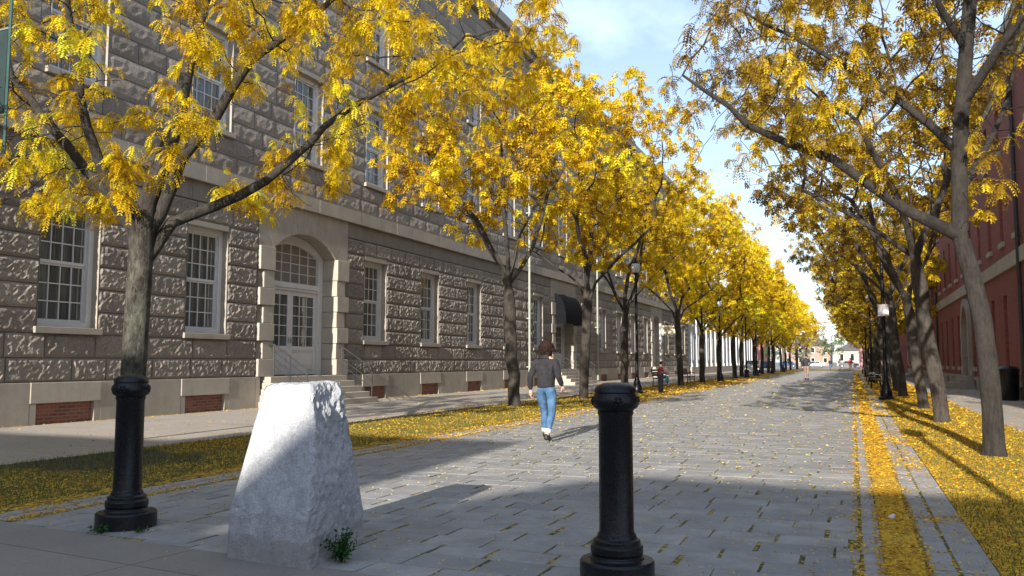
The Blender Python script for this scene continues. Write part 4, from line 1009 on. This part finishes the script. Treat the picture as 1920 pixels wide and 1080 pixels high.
# ------------------------------------------------------------------ street lamps
def lamp_proto(h):
    t=empty('street_lamp'); 
    m=MB(); m.lathe([(.24,0),(.24,.10),(.20,.13),(.19,.30),(.15,.36),(.13,.50),(.10,.58),(.085,.66)],16); m.build('base',M['black'],t,smooth=R(40))
    m=MB(); m.lathe([(.075,.64),(.06,1.6),(.055,h-.7),(.075,h-.68),(.075,h-.6),(.05,h-.58),(.05,h-.45)],12); m.build('pole',M['black'],t,smooth=R(40))
    m=MB(); m.lathe([(.06,h-.45),(.13,h-.40),(.14,h-.36),(.03,h-.36)],12); m.build('lamp_collar',M['black'],t,smooth=R(40)); m=MB(); m.lathe([(.17,h+.02),(.12,h+.10),(.04,h+.16),(.02,h+.26),(.005,h+.28)],12); m.build('lamp_cap',M['black'],t,smooth=R(40))
    m=MB(); m.lathe([(.12,h-.36),(.19,h-.22),(.20,h-.08),(.17,h+.02)],14); m.build('lamp_globe',M['pwhite'],t,smooth=True)
    return t
lp=lamp_proto(5.3); k=0
for side,ys in ((-8.22,[34.4,58,73,81,97,113]),(1.0,[3.2,31.8,56,78,100])):  # nearest right lamp is out of view, added to throw the lawn shadow
    nm='granite building side' if side<0 else 'brick building side'
    for i,y_ in enumerate(ys):
        o=lp if k==0 else copy_tree(lp); k+=1; o.location=(side+(.6 if y_<5 else 0),y_,0); tag(o,f'{ORD[i]} black street lamp from the front on the {nm} of the path','street lamp','black street lamps along the path')
s=empty('parking_sign',(1.0,31.8,0)); tag(s,'small white rectangular sign strapped to the second street lamp on the right side','sign')
m=MB(); m.box(-.17,.17,-.095,-.085,2.85,3.25); m.build('sign_panel',M['signw'],s); m=MB(); m.box(-.08,.08,-.085,.07,2.9,2.93); m.box(-.08,.08,-.085,.07,3.17,3.2); m.build('bracket',M['steel'],s)
# banner pole top left
t=empty('banner_pole',(-11.06,8.0,0)); tag(t,'dark green pole with a dark teal banner at the left edge of the scene','pole')
m=MB(); m.tube([(0,0,0),(0,0,9)],.06,10); m.lathe([(.16,0),(.16,.3),(.09,.5),(.06,.6)],12); m.build('pole',M['green_metal'],t,smooth=R(40))
m=MB(); m.tube([(.0,0,5.85),(.50,-.02,5.85)],.018,6); m.tube([(.0,0,4.62),(.50,-.02,4.62)],.018,6);m.tube([(.0,0,4.12),(.46,-.02,4.12)],.018,6); m.build('banner_arm',M['steel'],t)
m=MB(); m.prism([(.1,4.66),(.1,5.82),(.47,5.82),(.46,4.66)],'y',-.035,-.02); m.build('banner',M['banner'],t)
m=MB(); m.tube([(.49,-.02,4.1),(.49,-.02,7.3)],.022,6); m.build('banner_edge_rod',M['green_metal'],t)
# cream sign on post, dark post
t=empty('sign_post',(-12.2,58,0)); tag(t,'white post holding a cream rectangular sign in front of the granite building','sign')
m=MB(); m.box(-.06,.06,-.06,.06,0,3.9); m.build('post',M['pwhite'],t); m=MB(); m.box(.1,1.05,-.04,.04,3.1,3.75); m.build('sign_panel',M['cream'],t); m=MB(); m.box(.06,.1,-.03,.03,3.2,3.26); m.box(.06,.1,-.03,.03,3.6,3.66); m.box(.1,1.05,-.045,-.041,3.08,3.12); m.build('bracket',M['steel'],t)
t=empty('waste_bin',(-7.5,35.6,0)); tag(t,'slim black waste bin standing left of the path beyond the first lamp','bin')
m=MB(); m.lathe([(.10,0),(.11,.05),(.12,.75),(.13,.77)],12); m.build('body',M['black'],t,smooth=R(40)); m=MB(); m.lathe([(.14,.772),(.14,.80),(.10,.84),(.05,.86)],12); m.build('lid',M['black'],t,smooth=R(40))
t=empty('waste_bin',(4.85,33.0,0)); tag(t,'black waste bin against the brick wall at the right edge','bin')
m=MB(); m.lathe([(.26,0),(.28,.05),(.31,.95),(.32,.98)],14); m.build('body',M['black'],t,smooth=R(40)); m=MB(); m.lathe([(.33,.982),(.33,1.05),(.24,1.13),(.1,1.15)],14); m.build('lid',M['black'],t,smooth=R(40))
# ------------------------------------------------------------------ benches
M['wood']=simple('weathered_bench_wood',(.20,.15,.11),.7,var=.3,scale=10)
def bench_proto():
    t=empty('park_bench')
    m=MB(); 
    for k in range(4): m.box(-.9,.9,-.20+.115*k,-.105+.115*k,.43,.46)
    m.build('seat',M['wood'],t)
    m=MB()
    for k in range(3): m.box(-.9,.9,.24+.03*k,.265+.03*k,.54+.13*k,.64+.13*k)
    m.build('backrest',M['wood'],t)
    for x in (-.75,.75):
        m=MB(); m.tube([(x,-.18,0),(x,-.16,.42)],.022,6); m.tube([(x,.26,0),(x,.22,.42),(x,.33,.92)],.022,6); m.tube([(x,-.18,.42),(x,.22,.42)],.02,6); m.tube([(x,-.18,.42),(x,-.2,.65),(x,.24,.66)],.018,6); m.build('leg',M['black'],t,smooth=R(40))
    return t
bp_=bench_proto(); k=0
for x,y_,rz,lb in ((-9.4,44.6,R(90),'wooden park bench with the seated person in a red top, left of the path'),(-8.9,50.2,R(90),'empty wooden park bench behind the seated person on the left'),(.95,45.5,R(-90),'nearest dark park bench between the trees right of the path'),(.95,52.5,R(-90),'middle dark park bench among the trees right of the path'),(.95,61,R(-90),'farthest dark park bench right of the path')):
    o=bp_ if k==0 else copy_tree(bp_); k+=1; o.location=(x,y_,0); o.rotation_euler.z=rz; tag(o,lb,'bench','park benches along the path')
# ------------------------------------------------------------------ people
def skin(name,chains,mat,parent,sub=2,extra=None,root=None):
    """chains: list of lists of (point, radius); points sharing coordinates are welded"""
    V=[];Rr=[];E=[];idx={}
    for c in chains:
        pr=None
        for p,r_ in c:
            key=tuple(round(q,4) for q in p)
            if key not in idx: idx[key]=len(V); V.append(p); Rr.append(r_ if isinstance(r_,tuple) else (r_,r_))
            i=idx[key]
            if pr is not None and pr!=i: E.append((pr,i))
            pr=i
    me=bpy.data.meshes.new('tmp'); me.from_pydata([tuple(v) for v in V],E,[]); ob=bpy.data.objects.new('tmp',me); COL.objects.link(ob)
    md=ob.modifiers.new('s','SKIN'); 
    if not me.skin_vertices: 
        bpy.context.view_layer.objects.active=ob
    sv=me.skin_vertices[0].data
    for i,r_ in enumerate(Rr): sv[i].radius=r_; sv[i].use_root=(i==0)
    ss=ob.modifiers.new('u','SUBSURF'); ss.levels=sub; ss.render_levels=sub
    bpy.context.view_layer.update(); dg=bpy.context.evaluated_depsgraph_get(); m2=bpy.data.meshes.new_from_object(ob.evaluated_get(dg)); bpy.data.objects.remove(ob)
    if extra:
        vs=[tuple(v.co) for v in m2.vertices]; fs=[tuple(p.vertices) for p in m2.polygons]; mb=MB(); mb.add(vs,fs); mb.add(extra.v,extra.f)
        return mb.build(name,mat,parent,smooth=True)
    m2.polygons.foreach_set('use_smooth',[True]*len(m2.polygons)); m2.name=name; m2.materials.clear()
    return link(name,m2,mat,parent)
M['skin']=simple('skin',(.58,.36,.26),.55,var=.08,bump=.02)
M['hair']=simple('brown_hair',(.030,.017,.012),.7,var=.7,scale=40,bump=1.0,spec=.2)
M['knit']=simple('charcoal_knit',(.024,.023,.027),.92,var=.5,scale=9,bump=1.0)
M['denim']=simple('blue_denim',(.065,.145,.27),.9,var=.5,scale=9,bump=.8)
M['cuff']=simple('pale_denim_cuff',(.62,.66,.72),.85,var=.08)
M['boot']=simple('black_leather_boot',(.02,.02,.02),.5,var=.3)
M['red']=simple('red_shirt',(.50,.07,.08),.8,var=.2)
M['teal']=simple('teal_trousers',(.04,.16,.22),.85,var=.2)
M['tan']=simple('tan_trousers',(.30,.20,.16),.85,var=.2)
M['navy']=simple('dark_jacket',(.02,.022,.03),.8,var=.2)
def head_geo(mb,c,s=1.0,yaw=0):
    # egg-shaped head facing +Y, with nose, ears, lips
    n,m_=16,12; cy,sy=math.cos(yaw),math.sin(yaw); vs=[];fs=[]
    for j in range(m_+1):
        t=math.pi*j/m_; z=-math.cos(t)
        for k in range(n):
            a=2*math.pi*k/n; x=math.sin(t)*math.cos(a)*.075; y=math.sin(t)*math.sin(a)*.092
            if z<-.1: x*=1+.28*(z+.1); y=y*(1+.22*(z+.1))+.012
            if abs(math.cos(a))<.2 and y>0 and -.35<z<.02: y+=.020
            if abs(math.cos(a))<.45 and y>0 and -.02<z<.22: y-=.004
            x2,y2=x*cy-y*sy,x*sy+y*cy; vs.append((c[0]+x2*s,c[1]+y2*s,c[2]+z*.115*s))
    for j in range(m_):
        for k in range(n): fs.append((j*n+k,j*n+(k+1)%n,(j+1)*n+(k+1)%n,(j+1)*n+k))
    mb.add(vs,fs)
    for sg in (-1,1):
        e=Vector((sg*.078,-.008,-.01)); mb.sphere((c[0]+(e.x*cy-e.y*sy)*s,c[1]+(e.x*sy+e.y*cy)*s,c[2]+e.z),(.012,.02,.03),8,6)
def hand_geo(mb,w,d,palm_n,s=1.0,curl=.5):
    """w wrist, d direction of hand, palm_n palm normal"""
    w=Vector(w); d=Vector(d).normalized(); n=Vector(palm_n).normalized(); sd_=d.cross(n).normalized()
    pc=w+d*.045*s; 
    mb.tube([w-d*.01,w+d*.02*s,w+d*.06*s,w+d*.088*s],[.022*s,.032*s,.036*s,.028*s],8)
    for k,(o,L) in enumerate(((-.027,.062),(-.009,.072),(.009,.068),(.027,.052))):
        b=w+d*.078*s+sd_*o*s; dd=d; pts=[b-d*.02*s]; q=b; pts.append(q)
        for j in range(3): dd=(dd+n*curl*.55*(1+.2*j)).normalized(); q=q+dd*L*s/3; pts.append(q)
        mb.tube(pts,[.009*s,.009*s,.0085*s,.008*s,.006*s],6)
    b=w+d*.025*s-sd_*.028*s; t1=(d*.6-sd_*.8+n*.2).normalized(); mb.tube([b,b+t1*.035*s,b+t1*.05*s+d*.02*s,b+t1*.05*s+d*.045*s+n*.01],[.012*s,.011*s,.009*s,.007*s],6)
def person(loc,rz,label,J,mats,hair='bob',hands=True,sc_=1.0,cuff=False):
    """J joints in local metres, facing +Y"""
    t=empty('person',loc,rz); tag(t,label,'person'); t.scale=(sc_,)*3
    v=lambda k:Vector(J[k])
    ex=MB(); head_geo(ex,v('head'))
    for s in 'lr':
        w=v('wr_'+s); el=v('el_'+s); d=(w-el).normalized()
        hd=Vector(J.get('hd_'+s,tuple(d)))
        hand_geo(ex,w,hd,Vector((1 if s=='l' else -1,.2,0)) if abs(hd.z)>.5 else Vector((0,0,-1)))
    ch=[[(v('pelvis'),(.09,.07)),(v('waist'),(.10,.08)),(v('chest'),(.12,.09)),(v('neckb'),(.052,.050)),(v('neck'),(.048,.048)),(v('head')+Vector((0,0,-.05)),(.05,.055))]]
    for s in 'lr':
        ch.append([(v('neckb'),.05),(v('sh_'+s),.048),(v('el_'+s),.038),(v('wr_'+s),.025)])
        ch.append([(v('pelvis'),.09),(v('hip_'+s),.07),(v('kn_'+s),.055),(v('an_'+s),.038),(v('toe_'+s),.03)])
    skin('body',ch,mats['skin'],t,1,ex)
    top=[[(v('pelvis')+Vector((0,-.0,-.055)),(.160,.135)),(v('pelvis')+Vector((0,-.0,.02)),(.168,.132)),(v('waist'),(.162,.125)),(v('chest'),(.178,.135)),(v('neckb')+Vector((0,0,-.02)),(.10,.08)),(v('neckb')+Vector((0,.0,.03)),(.078,.074)),(v('neckb')+Vector((0,.005,.065)),(.066,.066))]]
    for s in 'lr':
        sh,el,w=v('sh_'+s),v('el_'+s),v('wr_'+s)
        top.append([(v('chest'),.1),(sh,.070),(el,.056),(w.lerp(el,.08),.042)])
    skin('top',top,mats['top'],t,2)
    lg=[[(v('pelvis'),(.155,.118)),(v('pelvis')+Vector((0,0,.08)),(.135,.105))]]
    for s in 'lr':
        e=v('an_'+s).lerp(v('kn_'+s),.22); lg.append([(v('pelvis'),.12),(v('hip_'+s),(.10,.105)),(v('hip_'+s).lerp(v('kn_'+s),.5),.085),(v('kn_'+s),.066),(v('kn_'+s).lerp(e,.5),.062),(e,.052)])
    skin('trousers',lg,mats['leg'],t,2)
    for s in 'lr':
        if cuff:
            a,k=v('an_'+s),v('kn_'+s); m=MB(); e=a.lerp(k,.14); f=a.lerp(k,.28); m.tube([e,f],[.058,.060],12); m.build('cuff',M['cuff'],t,smooth=R(50))
        a,to,k=v('an_'+s),v('toe_'+s),v('kn_'+s); heel=a+(a-to).normalized()*.035; heel.z=min(a.z,to.z)*.0+to.z if to.z<a.z else a.z-.05
        skin('boot',[[(a.lerp(k,.16),.045),(a+Vector((0,0,.01)),.046),(a.lerp(to,.45),(.042,.04)),(to,(.038,.028))],[(a+Vector((0,0,.01)),.046),(heel+Vector((0,0,.012)),(.036,.034))]],mats['shoe'],t,2)
    h=v('head'); hm=MB()
    n,m_=22,14; vs=[];fs=[]
    lo=-1.42 if hair=='bob' else -.35
    for j in range(m_+1):
        z=1-(1-lo)*j/m_
        for k in range(n):
            a=2*math.pi*k/n; fr=max(0,math.sin(a))   # front (+Y)
            zz=z if fr<.35 else max(z,.35*fr+.05)
            rr=math.sqrt(max(0,1-min(1,abs(zz)) ** 2)) if zz>0 else 1
            if zz<-.2: rr=1-.34*(-zz-.2)
            rr=max(rr,.02); wv=1+.30*noise.noise(Vector((math.cos(a)*2.5,math.sin(a)*2.5,zz*3)))+.16*noise.noise(Vector((math.cos(a)*7,math.sin(a)*7,zz*7)))+.05*math.sin(a*7+zz*6)
            ex_=.112 if hair=='bob' else .086
            vs.append((h.x+math.cos(a)*rr*ex_*wv,h.y-.012+math.sin(a)*rr*(.122 if hair=='bob' else .1)*wv,h.z+.015+zz*.122))
    for j in range(m_):
        for k in range(n): fs.append((j*n+k,j*n+(k+1)%n,(j+1)*n+(k+1)%n,(j+1)*n+k))
    hm.add(vs,fs)
    if hair=='bob':
        g_=random.Random(4)
        for k in range(120):
            a=g_.uniform(-3.9,.75); z0=g_.uniform(-.3,1.0); rr=math.sqrt(max(.05,1-max(0,z0)**2)); p=Vector((h.x+math.cos(a)*rr*.104,h.y-.012+math.sin(a)*rr*.112,h.z+.015+z0*.118)); pts=[p]; d=Vector((math.cos(a)*.5,math.sin(a)*.5,-.9))
            for j in range(4):
                d=(d+Vector((g_.gauss(0,.35),g_.gauss(0,.35),-.25))).normalized(); p=p+d*.024; pts.append(p)
            hm.tube(pts,[.010,.012,.011,.008,.003],4,cap=False)
    hm.build('hair',mats['hair'],t,smooth=True)
    return t
walk=dict(pelvis=(0,0,.90),waist=(0,.01,1.03),chest=(0,.02,1.20),neckb=(0,.01,1.36),neck=(0,.02,1.42),head=(.0,.04,1.525),
 sh_l=(-.165,.01,1.31),el_l=(-.215,-.07,1.06),wr_l=(-.225,-.02,.83),sh_r=(.165,.01,1.31),el_r=(.235,-.04,1.07),wr_r=(.19,.18,.98),
 hip_l=(-.085,0,.86),kn_l=(-.085,.13,.47),an_l=(-.08,.10,.085),toe_l=(-.085,.24,.04),hip_r=(.085,0,.86),kn_r=(.09,-.02,.46),an_r=(.09,-.16,.09),toe_r=(.095,-.03,.035))
walkw=dict(walk); walkw.update(sh_l=(-.175,.01,1.285),sh_r=(.175,.01,1.285),el_l=(-.245,-.10,1.04),wr_l=(-.27,-.02,.82),el_r=(.265,-.08,1.06),wr_r=(.25,.10,.90),hip_l=(-.10,0,.86),hip_r=(.10,0,.86),kn_l=(-.11,.16,.48),an_l=(-.11,.20,.10),toe_l=(-.115,.34,.045),kn_r=(.12,-.02,.46),an_r=(.12,-.24,.10),toe_r=(.13,-.11,.04))
person((-4.72,13.35,0),R(-6),'woman with brown bobbed hair, dark sweater and rolled jeans walking away on the path',walkw,dict(skin=M['skin'],top=M['knit'],leg=M['denim'],shoe=M['boot'],hair=M['hair']),'bob',sc_=1.0,cuff=True)
for k_,(loc,rz,lab,tp,lg_,s_) in enumerate((((-3.15,65,0),0,'distant walker in a dark jacket and tan trousers in the middle of the path','navy','tan',1.12),
  ((-6.6,128,0),.3,'far pedestrian in dark clothes at the left end of the path','navy','navy',1.08),((-3.3,140,0),2.8,'far pedestrian in a dark jacket left of the one in pale clothes','navy','denim',1.05),((-1.9,138,0),2.9,'far pedestrian in pale clothes near the end of the path','cuff','cuff',1.05),((-.4,133,0),0,'far pedestrian in red near the pink building','red','tan',1.1))):
    person(loc,rz,lab,walk,dict(skin=M['skin'],top=M[tp],leg=M[lg_],shoe=M['boot'],hair=M['boot']),'short',sc_=s_)
sit=dict(walk); sit.update(pelvis=(0,0,.56),waist=(0,.04,.70),chest=(0,.09,.88),neckb=(0,.13,1.03),neck=(0,.15,1.09),head=(0,.18,1.19),sh_l=(-.17,.12,.98),el_l=(-.2,.22,.74),wr_l=(-.08,.42,.70),sh_r=(.17,.12,.98),el_r=(.2,.22,.74),wr_r=(.08,.42,.70),
 hip_l=(-.09,.03,.54),kn_l=(-.12,.44,.52),an_l=(-.12,.46,.09),toe_l=(-.13,.60,.04),hip_r=(.09,.03,.54),kn_r=(.12,.44,.52),an_r=(.12,.42,.09),toe_r=(.13,.56,.04))
person((-9.42,44.2,0),R(-90),'person in a red top and teal trousers sitting on the left bench',sit,dict(skin=M['skin'],top=M['red'],leg=M['teal'],shoe=M['boot'],hair=M['boot']),'short')
# ------------------------------------------------------------------ far cars
def car_proto(col):
    t=empty('parked_car'); body=[(-2.1,.35),(-2.12,.75),(-1.95,.92),(-1.35,.98),(-.75,1.40),(.75,1.42),(1.35,1.0),(2.0,.90),(2.12,.6),(2.1,.35)]
    m=MB(); m.prism(body,'x',-.85,.85); m.build('body',col,t,bevel=.06)
    m=MB(); 
    for x0,x1 in ((-.858,-.851),(.851,.858)): m.prism([(-1.15,1.0),(-.7,1.32),(-.02,1.34),(-.02,1.0)],'x',x0,x1); m.prism([(.04,1.0),(.04,1.34),(.68,1.34),(1.15,1.0)],'x',x0,x1)
    m.add([(-.72,-1.30,1.03),(.72,-1.30,1.03),(.66,-.80,1.375),(-.66,-.80,1.375)],[(0,1,2,3)]); m.v[-4:]=[(x,y-.03,z+.03) for x,y,z in m.v[-4:]]
    m.add([(-.72,1.33,1.05),(.72,1.33,1.05),(.66,.82,1.40),(-.66,.82,1.40)],[(0,1,2,3)]); m.v[-4:]=[(x,y+.03,z+.03) for x,y,z in m.v[-4:]]
    m.build('car_window',M['glassd'],t)
    for x in (-.80,.80):
        for y_ in (-1.3,1.35):
            m=MB(); m.tube([(x-.1,y_,.32),(x+.1,y_,.32)],.32,16); w_=m.build('wheel',M['awn'],t); m=MB(); m.tube([(x-.11,y_,.32),(x+.11,y_,.32)],.18,12); m.build('rim',M['steel'],w_)
    for x in (-.65,.65): m=MB(); m.box(x-.16,x+.16,-2.15,-2.08,.62,.76); m.build('tail_light',M['red'],t)
    return t
M['carw']=simple('white_car_paint',(.75,.77,.80),.2,var=.02,bump=0); M['carb']=simple('blue_car_paint',(.05,.12,.25),.2,var=.02,bump=0); M['carg']=simple('grey_car_paint',(.2,.2,.22),.2,.5,var=.02,bump=0)
c1=car_proto(M['carw']); 
for i,(x,y_,rz,mt,lb) in enumerate(((-10.9,104,0,'carw','white parked car among the trees at the far left of the path'),(-11.2,124,0,'carb','dark blue parked car behind the white one at far left'),(-8,205,R(90),'carw','white car crossing at the far end of the street'),(-1,208,R(90),'carg','grey car crossing at the far end near the green tree'),(-14,206,R(90),'carb','blue car crossing at the far left end of the street'))):
    o=c1 if i==0 else copy_tree(c1); o.location=(x,y_,0); o.rotation_euler.z=rz; tag(o,lb,'car','cars at the far end')
    if i:
        b=[c for c in o.children if c.name.startswith('body')][0]; b.data=b.data.copy(); b.data.materials[0]=M[mt]
print('objects',len(sc.objects),'polys',sum(len(o.data.polygons) for o in sc.objects if o.type=='MESH'))
